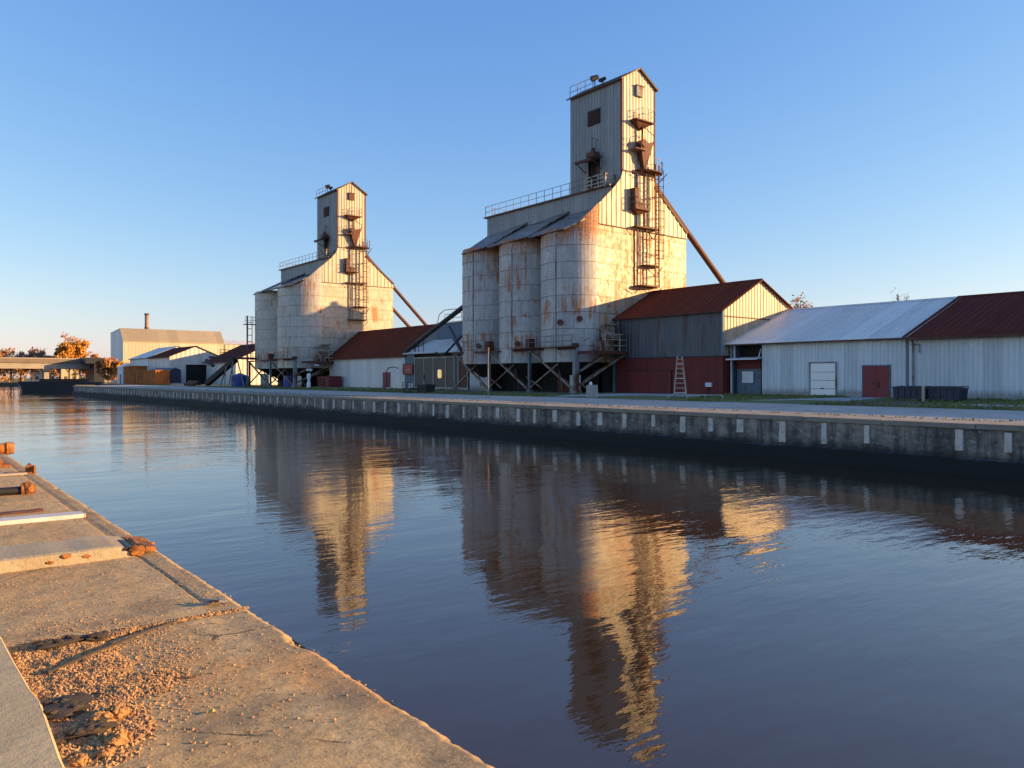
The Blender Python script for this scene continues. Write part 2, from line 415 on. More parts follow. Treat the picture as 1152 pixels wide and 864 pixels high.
def elevator(ox, oy, nb, R, xc, label, bmat, gmat, near=True):
    T = thing('grain_elevator', label, 'grain elevator', (ox, oy, GZ), 0, 'grain elevators on the far bank')
    D = 2*R*nb; zb = 2.75; xo = xc-R; xr = 7.15
    # bins
    for i in range(nb):
        cy = R+2*R*i; m = MB(); n = 56
        course = 1.5; z = zb; rows = []
        while z < 14.6: rows.append((z, min(z+course, 14.7))); z += course
        for (za, zc) in rows:
            for k in range(n):
                t = 2*PI*k/n; u = 2*PI*(k+1)/n; ra = R+.03; rb = R-.0
                m.face([(xc+ra*math.cos(t), cy+ra*math.sin(t), za), (xc+ra*math.cos(u), cy+ra*math.sin(u), za),
                        (xc+rb*math.cos(u), cy+rb*math.sin(u), zc), (xc+rb*math.cos(t), cy+rb*math.sin(t), zc)],
                       [(t*R+i*7.3, za-zb), (u*R+i*7.3, za-zb), (u*R+i*7.3, zc-zb), (t*R+i*7.3, zc-zb)])
        if i == 0:   # parapet following the gable line over the round corner
            for k in range(18):
                t = PI+PI/2*k/18; u = PI+PI/2*(k+1)/18
                a = (xc+(R+.02)*math.cos(t), cy+(R+.02)*math.sin(t)); b = (xc+(R+.02)*math.cos(u), cy+(R+.02)*math.sin(u))
                za, zc = prof(a[0]), prof(b[0])
                if max(za, zc) > 14.7:
                    m.face([(*a, 14.5), (*b, 14.5), (*b, zc+.02), (*a, za+.02)], [(t*R, 11.8), (u*R, 11.8), (u*R, zc-zb), (t*R, za-zb)])
        b = m.build('bin', bmat, T)
        def cone(m, cy=cy): m.lathe((xc, cy), [(R-.15, zb+.05), (.5, .9), (.5, .3)], 28)
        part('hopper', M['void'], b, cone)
        if near:   # manholes
            for (an, z) in ([(PI*1.13, 6.3), (PI*1.30, 6.6)] if i == 0 else [(PI*1.15, 4.6)]):
                p = V((xc+R*math.cos(an), cy+R*math.sin(an), z)); d = V((math.cos(an), math.sin(an), 0))
                mm = MB(); mm.tube(p-d*.1, p+d*.18, .24, 12); mm.tube(p+d*.18, p+d*.22, .28, 12)
                mm.build('manhole', M['rust'], b)
        if near and i < 3:
            mm = MB(); a = PI*1.08; p = V((xc+(R+.03)*math.cos(a), cy+(R+.03)*math.sin(a), 0))
            mm.tube(p+V((0, 0, 2.8)), p+V((0, 0, 14.3)), .05, 6); mm.build('conduit', M['beam'], b)
    # gable: flat lapped plates below, ribbed sheets above
    m = MB(); z = zb
    while z < 15.2:
        z2 = min(z+1.5, 15.25)
        nseg = 10
        for k in range(nseg):
            a = xc+(xr-xc)*k/nseg; b_ = xc+(xr-xc)*(k+1)/nseg
            m.face([(a, -.03, z), (b_, -.03, z), (b_, 0, z2), (a, 0, z2)], [(a, z-zb), (b_, z-zb), (b_, z2-zb), (a, z2-zb)])
        z += 1.5
    # right side and rear so that it is a closed building
    m.face([(xr, 0, zb), (xr, D, zb), (xr, D, 15.6), (xr, 0, 15.6)], [(0, 0), (D, 0), (D, 12.9), (0, 12.9)])
    m.face([(xr, D, zb), (xc, D, zb), (xc, D, 14.6), (xr, D, 14.6)])
    m.face([(xc, 0, zb), (xr, 0, zb), (xr, D, zb), (xc, D, zb)])
    m.build('gable_wall', gmat, T)
    top = [(x-xc, z) for x, z in PROF if x > xc]
    top = [(0, prof(xc))]+top+[(2.2-xc+.1, 20.6), (2.4-xc, 19.6), (xr-xc, 15.75)]
    part('upper_gable', M['tower'] if not near else M['gable_up'], T, lambda m: m.wall((xc, -.06), (xr, -.06), 15.2, top, .62, .05))
    def rake(m):
        pts = [(x, -.12, z+.03) for x, z in PROF if x >= xc]
        pts = [(xc, -.12, prof(xc)+.03)]+pts
        for a, b in zip(pts[:-1], pts[1:]): m.bar(a, b, .05, .12, (0, 1, 0))
        m.bar((2.4, -.12, 19.65), (xr+.1, -.12, 15.8), .25, .1, (0, 1, 0))
        m.bar((xc, -.09, 15.2), (xr, -.09, 15.2), .05, .07)
    part('gable_trim', M['rustdark'], T, rake)
    # lean roofs over each bin, stepped, and the far slope
    gx = -3.35
    for i in range(nb):
        y0 = 2*R*i; y1 = y0+2*R; dz = -.10*i
        e = xo+.02; ze = 14.6+dz; zt = 17.45+dz
        sl = (zt-ze)/(gx-e)
        m = MB()
        if i == 0:
            P = [(e, R*.38, ze), (e, y1-.1, ze-.12), (gx, y1-.1, zt-.3), (gx, .12, zt)]
            m.slab(P, .1, .55)
            x1 = xc-R*.60; zz = ze+sl*(x1-e)
            m.hexa([(e, R*.38, ze-.12), (gx, .12, zt-.12), (xc, .12, ze+sl*(xc-e)-.12), (x1, R*.12, zz-.12)],
                   [(e, R*.38, ze), (gx, .12, zt), (xc, .12, ze+sl*(xc-e)), (x1, R*.12, zz)])
        else:
            m.slab([(e, y0+.0, ze+.12), (e, y1-(.1 if i < nb-1 else R*.62), ze-.12), (gx, y1-(.1 if i < nb-1 else -.1), zt-.3), (gx, y0-.5, zt+.22)], .1, .55)
        r = m.build('bin_roof', M['leanroof'], T)
        part('eave_flashing', M['rustdark'], r, lambda m: m.bar((e-.02, y0+(R*.38 if i == 0 else .05), ze+(.0 if i == 0 else .1)-.08), (e-.02, y1-(.3 if i < nb-1 else R*.66), ze-.2), .07, .08))
    part('rear_slope_roof', M['leanroof'], T, lambda m: m.slab([(xr+.25, D+.1, 15.3), (xr+.25, .12, 15.3), (3.35, .12, 17.5), (3.35, D+.1, 17.5)], .1, .6))
    # gallery
    def gal(m):
        m.wall((gx, D+.1), (gx, .15), 16.2, 18.95, .42, .045)
        m.wall((3.35, .15), (3.35, D+.1), 16.2, 18.95, .42, .045)
        m.wall((3.35, D+.1), (gx, D+.1), 14.2, 18.95, .42, .045)
    part('gallery_wall', M['tower_shaded'], T, gal)
    g = part('gallery_roof', M['darkroof'], T, lambda m: m.box(gx-.28, 3.6, .14, D+.45, 18.95, 19.08))
    part('gallery_railing', M['railing'], T, lambda m: m.rail([(gx-.1, 3.2, 19.08), (gx-.1, D+.3, 19.08), (3.2, D+.3, 19.08)], 1.15, 1.25, .03, 2))
    def bal(m):
        for z in (.35, .72, 1.08): m.bar((gx-.25, .7, 19.08+z), (gx-.25, 3.3, 19.08+z), .05, .12); m.bar((gx-.25, .7, 19.08+z), (-2.3, .7, 19.08+z), .05, .12)
        for y in (.7, 1.6, 2.5, 3.3): m.bar((gx-.25, y, 18.9), (gx-.25, y, 20.25), .1, .1)
        m.bar((-2.35, .7, 18.9), (-2.35, .7, 20.25), .1, .1)
        m.box(gx-.45, gx, .65, 3.6, 19.0, 19.1)
    part('balcony_rail', M['palerail'], T, bal)
    # tower
    ty = 6.8; xl, xh = -2.2, 2.3; te = 29.1; tp = 30.4
    side = part('tower_wall', M['tower_shaded'], T, lambda m: (m.wall((xl, ty), (xl, 0), 17.0, te, .42, .055, [(ty-4.3, ty-2.7, 19.08, 22.2)]),
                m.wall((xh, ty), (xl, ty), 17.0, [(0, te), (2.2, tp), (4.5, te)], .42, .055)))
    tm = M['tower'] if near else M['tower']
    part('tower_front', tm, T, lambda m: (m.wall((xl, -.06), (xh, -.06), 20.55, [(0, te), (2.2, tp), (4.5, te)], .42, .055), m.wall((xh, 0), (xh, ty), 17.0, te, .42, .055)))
    part('corner_trim', M['rust'], T, lambda m: (m.box(xl-.08, xl+.06, -.14, .02, 20.4, te-.05), m.box(xh-.04, xh+.09, -.13, .04, 20.4, te-.05),
                                                  m.box(xl, xh, -.13, -.02, 20.48, 20.6)))
    def troof(m):
        xm = .05; o = .35
        m.slab([(xl-o, ty+.3, te-.2), (xl-o, -.35, te-.2), (xm, -.35, tp+.06), (xm, ty+.3, tp+.06)], .09, .6)
        m.slab([(xh+o, -.35, te-.2), (xh+o, ty+.3, te-.2), (xm, ty+.3, tp+.06), (xm, -.35, tp+.06)], .09, .6)
    rf = part('tower_roof', M['darkroof'], T, troof)
    def rrail(m):
        a = V((xl-.1, ty, te-.05)); b = V((xl-.1, 3.6, te-.05)); m.rail([a, b], 1.1, 1.1, .028, 2)
        m.rail([a, V((xl+1.4, ty, te+.75))], 1.1, 1.4, .028, 2)
    part('roof_railing', M['railing'], rf, rrail)
    for (y, s, hh) in ((3.7, .55, .75), (2.6, .4, .3)):
        p = V((xl+.25, y, te+.15))
        m = MB(); m.tube(p, p+V((0, 0, hh)), .05, 6)
        q = p+V((0, 0, hh+.2)); m.tube(q+V((-s*.5, s*.3, -.12)), q+V((s*.5, -s*.3, .15)), s*.55, 12, s*.38)
        m.box(q.x-.14, q.x+.14, q.y-.1, q.y+.5, q.z-.1, q.z+.12)
        m.build('floodlight', M['black'], rf)
    # side door, its canopy, window
    def doorv(m):
        m.box(xl+.12, xl+.3, 2.5, 4.4, 18.9, 22.4)
    d = part('side_doorway', M['void'], T, doorv)
    part('door_leaf', M['rustdark'], d, lambda m: (m.box(xl-.05, xl+.03, 2.72, 3.2, 19.1, 21.5), m.box(xl-.25, xl-.1, 2.65, 3.0, 19.1, 20.4)))
    def canopy(m):
        m.prism([(xl-1.5, 2.5, 21.9), (xl, 2.5, 22.35), (xl, 2.5, 22.47), (xl-1.5, 2.5, 22.0)], (0, 2.3, 0))
        for y in (2.6, 4.7): m.bar((xl-1.3, y, 21.9), (xl, y, 21.2), .07)
        m.box(xl-.9, xl-.15, 2.7, 3.7, 22.3, 22.75)
        m.tube((xl-.5, 3.2, 22.7), (xl-.5, 3.2, 23.2), .28, 10, .18)
        m.path([(xl-.3, 3.5, 23.1), (xl-.3, 3.5, 24.3), (xl-.05, 3.5, 24.3)], .03)
        m.path([(xl-.3, 3.0, 23.1), (xl-.3, 3.0, 24.0), (xl-.05, 3.0, 24.0)], .03)
        m.tube((xl-1.45, 2.6, 21.8), (xl-1.45, 4.6, 21.8), .12, 8)
    part('door_canopy', M['rustdark'], T, canopy)
    def win(m):
        m.box(xl-.10, xl+.05, 2.65, 4.35, 25.6, 27.05)
    w = part('louvre_window', M['black'], T, win)
    part('louvre', M['rustdark'], w, lambda m: [m.prism([(xl-.2, 2.7, 25.68+i*.22), (xl-.1, 2.7, 25.78+i*.22), (xl-.1, 2.7, 25.83+i*.22), (xl-.2, 2.7, 25.73+i*.22)], (0, 1.6, 0)) for i in range(6)])
    # vent box under the front peak
    def vent(m):
        m.box(-.45, .45, -.34, -.1, 27.75, 28.7); m.box(-.52, .52, -.42, -.1, 28.7, 28.78)
        m.tube((0, -.2, 28.78), (0, -.2, 29.9), .04, 6)
    part('vent_box', M['beam'] if near else M['rustdark'], T, vent)
    # platforms
    def plat(x0, x1, z, dep=.95, rail=True, cone=0, round_=False, railx0=None, mat='rust', ends=True):
        m = MB()
        if round_:
            n = 12; c = (x0+x1)/2; hw = (x1-x0)/2; pts = [(x0, -.12), ]
            for i in range(n+1):
                t = PI*i/n; pts.append((c-hw*math.cos(t), -.12-dep*math.sin(t)))
            pts.append((x1, -.12))
            m.hexa([(x, y, z-.12) for x, y in pts[::-1]], [(x, y, z) for x, y in pts[::-1]])
        else: m.box(x0, x1, -.12-dep, -.12, z-.12, z)
        if cone:
            c = (x0+x1)/2
            m.hexa([(c-.12, -.3, z-cone), (c+.12, -.3, z-cone), (c+.12, -.12, z-cone), (c-.12, -.12, z-cone)],
                   [(x0+.15, -.12-dep*.8, z-.12), (x1-.15, -.12-dep*.8, z-.12), (x1-.15, -.12, z-.12), (x0+.15, -.12, z-.12)])
        else:
            for x in (x0+.12, x1-.12): m.bar((x, -.12-dep*.9, z-.1), (x, -.14, z-.8), .06)
        p = m.build('platform', M[mat], T)
        if rail:
            rx = x0 if railx0 is None else railx0
            mr = MB()
            if round_:
                pts = []
                c = (x0+x1)/2; hw = (x1-x0)/2
                for i in range(7):
                    t = PI*i/6; q = (c-hw*math.cos(t), -.16-dep*math.sin(t), z)
                    if q[0] >= rx-.01: pts.append(q)
                mr.rail(pts, 1.1, .8, .028, 2)
            else: mr.rail([(rx, -.14, z), (rx, -.1-dep, z), (x1-.03, -.1-dep, z), (x1-.03, -.14, z)], 1.1, .9, .028, 2)
            mr.build('platform_railing', M['palerail'] if z > 20 and near else M['railing'], p)
        return p
    plat(-1.25, 1.3, 25.35, .9, True, .75, False, -.35)
    plat(-.5, 2.95, 20.85, 1.15, True, .0, True, .4)
    plat(-1.25, .8, 17.1, .8, True, .5)
    plat(-.9, 2.4, 15.5, .6, False)
    plat(.3, 2.7, 12.0, .8, False, 0, True)
    plat(-.7, 2.4, 10.0, 1.0, False, .0, True)
    def chute(m):
        m.tube((.1, -.5, 25.3), (.1, -.5, 23.5), .10, 6)
        m.hexa([(.25, -.6, 21.0), (.55, -.6, 21.0), (.55, -.2, 21.0), (.25, -.2, 21.0)], [(-.5, -.9, 23.0), (1.3, -.9, 23.6), (1.3, -.2, 23.6), (-.5, -.2, 23.0)])
        m.tube((.4, -.45, 21.1), (.55, -.45, 20.7), .16, 8)
        m.tube((-.1, -1.0, 23.2), (-.1, -.2, 23.2), .36, 14)
        m.path([(1.2, -.9, 23.5), (1.35, -.9, 24.1), (.4, -.9, 24.5), (.1, -.5, 25.2)], .04)
    part('chute', M['rust'], T, chute)
    part('cage_rail', M['railing'], T, lambda m: (m.rail([(-1.3, -.14, 22.6), (-1.3, -1.0, 22.6), (.1, -1.0, 22.6)], 1.05, .7, .025, 2), m.box(-1.35, .1, -1.05, -.12, 22.5, 22.58)))
    def cabinet(m):
        m.box(-1.1, -.55, -.7, -.12, 17.1, 18.9); m.box(-.4, .3, -.6, -.12, 17.1, 17.8)
        m.box(-1.15, -.5, -.75, -.1, 18.9, 18.97)
    part('control_cabinet', M['rustdark'], T, cabinet)
    # ladder with cage
    def ladder(m):
        x0, x1, y = 1.65, 2.2, -.75
        for x in (x0, x1): m.bar((x, y, 9.9), (x, y, 21.6), .1 if near else .08)
        z = 10.1
        while z < 21.4: m.tube((x0, y, z), (x1, y, z), .035, 5); z += .42
        for z in (11, 13, 14.6, 16.5, 18.5, 20.3):
            for x in (x0, x1): m.tube((x, y, z), (x, -.06, z), .035, 5)
    lad = part('ladder', M['rust'], T, ladder)
    def cage(m):
        x0, x1, y = 1.62, 2.25, -.8; zs = [12.6+.75*i for i in range(12)]
        arc = [(x0+(x1-x0)*.5-.42*math.cos(PI*i/6), y-.72*math.sin(PI*i/6)) for i in range(7)]
        for z in zs: m.path([(a, b, z) for a, b in arc], .022, 4)
        for i in (1, 3, 5): m.tube((*arc[i], 12.6), (*arc[i], zs[-1]), .018, 4)
    part('ladder_cage', M['rust'], lad, cage)
    def ladder2(m):
        for x in (.75, 1.2): m.bar((x, -.45, 12.0), (x, -.45, 20.7), .05)
        z = 12.3
        while z < 20.6: m.tube((.75, -.45, z), (1.2, -.45, z), .022, 4); z += .42
        for z in (15.6, 18.4, 13): m.tube((.75, -.45, z), (1.9, -.7, z), .03, 4)
    part('ladder', M['beamtan'], T, ladder2)
    part('conduit', M['beam'], T, lambda m: (m.tube((-.25, -.2, 10.1), (-.25, -.2, 20.5), .09, 8), m.tube((.2, -.18, 10.1), (.2, -.18, 17.2), .05, 6)))
    # legs and braces under the bins
    lx = xo+.45
    ys = [.15+2*R*i for i in range(nb+1)]; ys[-1] -= .3
    for i, y in enumerate(ys):
        w = .5 if i == 0 else .28
        def leg(m, y=y, w=w):
            m.box(lx-w/2, lx+w/2, y-w*.35, y+w*.35, -.05, 4.0)
            m.box(lx-w*.8, lx+w*.8, y-w*.7, y+w*.7, -.05, .25)
        part('leg', M['beam'] if i != 1 else M['tealsteel'], T, leg)
    for x in (-3.1, 2, 7.0):
        part('leg', M['tealsteel'], T, lambda m, x=x: m.box(x-.12, x+.12, -.1, .14, -.05, 2.9))
    def braces(m):
        for i in range(nb):
            a, b = ys[i], ys[i+1]
            m.bar((lx-.25, a, .3), (lx-.25, b-(b-a)*.05, 3.9), .2, .16)
            m.bar((lx-.1, b, .3), (lx-.1, a+(b-a)*.35, 2.6), .14, .12)
            m.bar((lx+1.6, a, .3), (lx+1.6, b, 3.4), .14, .12)
            m.bar((lx+.2, (a+b)/2-.6, 2.7), (lx+1.8, (a+b)/2+.6, .2), .1, .1)
        m.bar((lx, 0, .6), (xc+1.2, -.25, 2.7), .16)
    part('brace', M['beamtan'], T, braces)
    def girder(m):
        m.box(lx-.32, lx-.18, -.1, D+.2, 3.85, 4.05)
        m.box(lx-.9, lx-.18, -.3, D*.45, 4.06, 4.12)
        for i in range(nb): m.box(lx-.36, lx+.3, 2*R*(i+.0)-.25+ (0.3 if i == 0 else 0), 2*R*i+.35, 3.9, 5.0 if i else 4.4)
    part('ring_girder', M['rust'], T, girder)
    part('walkway_railing', M['railing'], T, lambda m: m.rail([(lx-.85, -.25, 4.1), (lx-.85, D*.3, 4.1)], 1.0, 1.2, .03, 2))
    part('walkway_railing', M['railing'], T, lambda m: (m.rail([(lx-.85, D*.66, 4.1), (lx-.85, D*.9, 4.1)], 1.0, 1.2, .03, 2)))
    # what stands underneath
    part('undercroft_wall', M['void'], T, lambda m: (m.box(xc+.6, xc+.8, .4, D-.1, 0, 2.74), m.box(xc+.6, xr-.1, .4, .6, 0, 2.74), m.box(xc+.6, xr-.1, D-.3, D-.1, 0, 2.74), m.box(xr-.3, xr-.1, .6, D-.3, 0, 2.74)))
    part('rust_sheet', M['rust'], T, lambda m: m.wall((lx+1.9, 4.6), (lx+1.9, 2.6), 0, 2.1, .2, .03))
    part('tin_sheet', M['bluewall'], T, lambda m: (m.wall((lx+1.3, 2.3), (lx+1.3, .9), 0, 1.6, .2, .03)))
    part('tin_sheet', M['bluewall'], T, lambda m: m.wall((lx+1.6, D-.6), (lx+1.6, D-4.2), 0, 2.0, .2, .03))
    # the side platform at the corner
    def dk(m):
        m.box(-7.7, -3.5, -1.8, -.15, 3.5, 3.62); m.box(-7.8, -3.4, -1.9, -1.75, 3.4, 3.7); m.box(-3.55, -3.4, -1.75, -.1, 3.4, 3.7)
        m.box(-7.8, -7.65, -1.75, -.1, 3.4, 3.7)
    dp = part('corner_platform', M['rust'], T, dk)
    def cbr(m):
        m.bar((lx+.1, -.3, .7), (-3.6, -1.6, 3.4), .22, .14); m.bar((lx+.1, -.25, 1.9), (-5.6, -1.3, 3.4), .2, .14)
        m.bar((lx+.3, -.1, 2.0), (-5.0, -.3, 3.4), .14, .12)
    part('brace', M['beamtan'], dp, cbr)
    part('platform_railing', M['palerail'], dp, lambda m: m.rail([(-6.2, -1.8, 3.7), (-3.45, -1.8, 3.7), (-3.45, -.2, 3.7)], 1.5, .95, .04, 3))
    def mach(m):
        m.box(-6.0, -4.6, -1.2, -.3, 3.62, 4.6); m.tube((-5.6, -1.0, 5.2), (-4.0, -1.0, 5.0), .32, 12)
        m.tube((-5.9, -1.0, 5.6), (-4.9, -1.0, 5.35), .12, 8); m.path([(-5.9, -1, 5.6), (-6.2, -1, 5.8), (-6.35, -1, 5.5)], .09, 6)
        m.box(-4.9, -4.0, -.9, -.2, 4.6, 6.1); m.bar((-5.2, -.9, 6.1), (-3.6, -.9, 6.15), .5, .08)
        m.box(-5.7, -5.5, -1.15, -.95, 3.6, 5.2)
    part('conveyor_drive', M['beamtan'], dp, mach)
    return T

M['gable_up'] = ribbed('weathered gable sheets', (.32, .30, .255), rustc=(.42, .17, .04), rust=.55, grime=.55, sheet=.62, pale=.45)
big = elevator(54.95, 49.2, 3, 3.15, -5.15, 'large rust streaked grain elevator with three round bins and tall tower, right of the other', M['bin'], M['gable'])
small = elevator(53.65, 104.5, 2, 4.5, -4.6, 'paler smaller looking grain elevator with two round bins, farther away on the left', M['bin_clean'], M['gable_clean'], near=False)
def spout(T, pts, r=.28, mat='rust'):
    m = MB(); m.path(pts, r, 12)
    for p in (pts[0], pts[-1]):
        m.tube((p[0], p[1], p[2]-.35), (p[0], p[1], p[2]+.1), r*1.15, 12)
    m.build('spout', M[mat], T)
spout(big, [(2.65, .6, 20.35), (14.6, 1.0, 11.55), (20.5, 1.2, 7.2)], .30)
part('receiving_hopper', M['bin_clean'], big, lambda m: (m.lathe((21, 1.2), [(1.6, 0), (1.6, 5.6), (.3, 7.2), (.01, 7.25)], 20)))
spout(big, [(-5.3, 18.7, 10.0), (-5.0, 33.2, 4.75)], .28, 'black')
spout(small, [(2.6, .6, 20.1), (13.8, .8, 9.7), (18.5, .9, 5.3)], .26, 'rustdark')
spout(small, [(7.1, .8, 12.5), (10.65, .8, 9.3), (14, .9, 6.3)], .26, 'rustdark')
part('utility_pipe', M['black'], big, lambda m: (m.path([(-5.6, 19.6, 6.6), (-6.4, 23, 3.9), (-6.2, 25, 4.2)], .12), m.path([(-7, 18.6, 4.2), (-5.0, 24, 7.2)], .14), m.path([(-7.8, 17, 3.4), (-6.5, 21, 5.6)], .1)))

# ------------------------------------------------------------------ sheds
def shed(name, label, cat, x0, x1, xm, y0, y1, ez, rz, wm, rm, gm=None, z0=GZ, er=None, pitch=.3, over=.35, ribs=.6, openings=(), gop=(), smooth=False, wd_=.04):
    """gabled hall with its ridge along Y; heights absolute"""
    T = thing(name, label, cat, (x0, y0, z0))
    er = ez if er is None else er
    ez -= z0; rz -= z0; er -= z0
    W = x1-x0; L = y1-y0; xm = xm-x0
    part('wall', wm, T, lambda m: m.wall((0, L), (0, 0), 0, ez, pitch, wd_, [(L-b, L-a, c, d) for a, b, c, d in openings])); part('wall', wm, T, lambda m: m.wall((W, 0), (W, L), 0, er, pitch, .04))
    g = MB(); g.wall((0, 0), (W, 0), 0, [(0, ez), (xm, rz-.06), (W, er)], pitch, .04, gop)
    g.build('gable_wall', gm or wm, T)
    g = MB(); g.wall((W, L), (0, L), 0, [(0, er), (W-xm, rz-.06), (W, ez)], pitch, .04); g.build('gable_wall', wm, T)
    s1 = (rz-ez)/xm; s2 = (rz-er)/(W-xm)
    m = MB()
    m.slab([(-over, L+.25, ez-over*s1+.05), (-over, -.25, ez-over*s1+.05), (xm, -.25, rz+.05), (xm, L+.25, rz+.05)], .07, ribs)
    m.slab([(W+over, -.25, er-over*s2+.05), (W+over, L+.25, er-over*s2+.05), (xm, L+.25, rz+.05), (xm, -.25, rz+.05)], .07, ribs)
    r = m.build('roof', rm, T)
    part('ridge_cap', rm, r, lambda m: m.prism([(xm-.25, -.26, rz+.02-.25*s1+.05), (xm, -.26, rz+.13), (xm+.25, -.26, rz+.02-.25*s2+.05), (xm, -.26, rz+.06)], (0, L+.52, 0)))
    part('barge_board', M['rustdark'], r, lambda m: (m.bar((-over, -.27, ez-over*s1-.0), (xm, -.27, rz), .04, .16, (0, 1, 0)), m.bar((xm, -.27, rz), (W+over, -.27, er-over*s2), .04, .16, (0, 1, 0)),
         m.bar((-over-.02, -.25, ez-over*s1-.02), (-over-.02, L+.25, ez-over*s1-.02), .04, .1)))
    return T

# rust-roofed shed in front of the big elevator
S1 = shed('rust_roof_shed', 'tall shed with rust red roof, slate grey upper wall and maroon lower wall', 'shed', 51.85, 62.1, 57.0, 37.45, 49.0, CAMZ+5.5, CAMZ+8.2, M['shedgrey'], M['rustroof'], M['shedgable'], er=CAMZ+5.85, pitch=.42)
def lowwall(m):
    m.wall((-.12, 11.4), (-.12, -.12), 0, 3.05, .30, .03); m.wall((-.12, -.12), (10.3, -.12), 0, 3.05, .30, .03)
part('lower_wall', M['maroonwall'], S1, lowwall)
part('wall_seam', M['black'], S1, lambda m: (m.box(-.2, -.02, -.2, 11.4, 3.05, 3.12), m.box(-.02, 10.2, -.2, -.05, 3.05, 3.12)))
part('sliding_door', M['maroonwall'], S1, lambda m: (m.box(-.28, -.18, 5.0, 9.6, .05, 1.95), ))
part('door_track', M['black'], S1, lambda m: m.box(-.3, -.16, 4.4, 10.2, 1.95, 2.03))
part('gable_band', M['rust'], S1, lambda m: m.box(0, 10.25, -.07, -.045, CAMZ+4.9-GZ, CAMZ+4.98-GZ))
part('corner_post', M['tealsteel'], S1, lambda m: (m.box(-.12, .0, -.12, 0.02, 3.12, 6.8), m.box(-.14, -.03, 11.1, 11.35, 3.12, 6.75)))
t = thing('junction_box', 'small white metal box fixed low on the maroon shed wall', 'electrical box', (51.66, 38.6, GZ))
part('case', M['whitepost'], t, lambda m: m.box(-.12, .06, -.28, .28, .62, .95)); part('door', M['white'], t, lambda m: m.box(-.14, -.12, -.25, .25, .65, .92)); part('conduit', M['black'], t, lambda m: m.tube((-.02, .1, 0), (-.02, .1, .62), .03))

# warehouse, silver part and maroon part
S2 = shed('silver_roof_warehouse', 'long pale blue ribbed warehouse under a silver sloping roof', 'warehouse', 52.6, 69.6, 61.1, 23.5, 37.2, CAMZ+2.78, CAMZ+5.85, M['bluewall'], M['silverroof'], pitch=.28, ribs=.45, over=.45, wd_=.042,
          openings=[(10.85, 13.9, -.1, 9)])
# recessed loading bay at its left end (walls set back)
def bay(m):
    m.box(1.2, 1.3, 10.85, 13.7, 0, 4.0); m.box(.05, 1.2, 10.75, 10.85, 0, 4.05); m.box(.0, 1.2, 13.5, 13.6, 0, 4.05)
part('bay_wall', M['bluegrey'], S2, bay)
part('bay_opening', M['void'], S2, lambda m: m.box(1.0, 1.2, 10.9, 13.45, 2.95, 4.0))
part('bay_panel', M['maroonwall'], S2, lambda m: m.wall((.2, 13.3), (.2, 11.1), 2.05, 2.8, .25, .03))
part('roller_shutter', M['bluegrey'], S2, lambda m: m.wall((.25, 13.3), (.25, 11.1), 0, 2.05, .5, .02))
bw = part('bay_window', M['white'], S2, lambda m: m.box(.16, .22, 11.75, 12.75, .95, 1.85))
cn = part('bay_canopy', M['white'], S2, lambda m: (m.prism([(-.75, 10.9, 2.75), (.9, 10.9, 2.95), (.9, 10.9, 3.02), (-.75, 10.9, 2.86)], (0, 2.75, 0))))
part('canopy_post', M['white'], cn, lambda m: (m.box(-.3, -.2, 13.4, 13.5, 0, 2.85), m.bar((-.3, 11.0, 2.8), (.1, 11.0, 3.6), .06), m.box(-.02, .08, 13.3, 13.42, 2.9, 4.0)))
wd = part('white_door', M['doorwhite'], S2, lambda m: m.box(-.1, -.07, 4.85, 6.75, .1, 2.4))
part('door_handle', M['black'], wd, lambda m: (m.box(-.14, -.1, 5.7, 5.95, .55, .62),))
part('door_rail', M['beam'], wd, lambda m: [m.box(-.112, -.1, 4.87, 6.73, z, z+.03) for z in (.55, 1.15, 1.75)])
part('door_frame', M['beam'], wd, lambda m: (m.box(-.13, -.045, 4.75, 4.85, .05, 2.5), m.box(-.13, -.045, 6.75, 6.85, .05, 2.5), m.box(-.13, -.045, 4.85, 6.75, 2.4, 2.5)))
rd = part('red_door', M['reddoor'], S2, lambda m: (m.box(-.12, -.07, 1.05, 1.93, 0, 2.15), m.box(-.12, -.07, 1.95, 2.85, 0, 2.15)))
part('door_handle', M['black'], rd, lambda m: (m.box(-.17, -.12, 1.72, 1.8, .7, 1.1), m.box(-.17, -.12, 2.1, 2.16, .9, 1.0)))
part('door_frame', M['bluegrey'], rd, lambda m: (m.box(-.1, -.045, .97, 1.05, 0, 2.22), m.box(-.1, -.045, 2.85, 2.93, 0, 2.22), m.box(-.1, -.045, .97, 2.93, 2.15, 2.23)))
part('plinth', M['concrete'], S2, lambda m: (m.box(-.08, -.04, -.1, .95, 0, .22), m.box(-.08, -.04, 2.95, 4.7, 0, .22), m.box(-.08, -.04, 6.9, 10.8, 0, .18)))
S3 = shed('maroon_roof_warehouse', 'long pale blue ribbed warehouse under a maroon sloping roof, at the right edge', 'warehouse', 52.62, 69.6, 61.1, -22, 23.3, CAMZ+2.80, CAMZ+5.88, M['bluewall'], M['maroonroof'], pitch=.28, ribs=.45, over=.45, wd_=.042)
part('downpipe', M['beam'], S3, lambda m: (m.tube((-.12, 45.0, 0), (-.12, 45.0, 3.6), .06, 8), m.tube((-.12, 45.0, 3.6), (-.4, 45.0, 3.95), .06, 8), m.box(-.16, -.04, 44.6, 45.1, 3.5, 3.58), m.tube((-.1, 44.6, 3.5), (-.1, 44.6, 3.0), .04)))
part('plinth', M['concrete'], S3, lambda m: m.box(-.1, -.04, 0, 45.2, 0, .25))
part('gutter', M['rustdark'], S3, lambda m: m.box(-.55, -.46, -.2, 45.2, 3.83, 3.93))

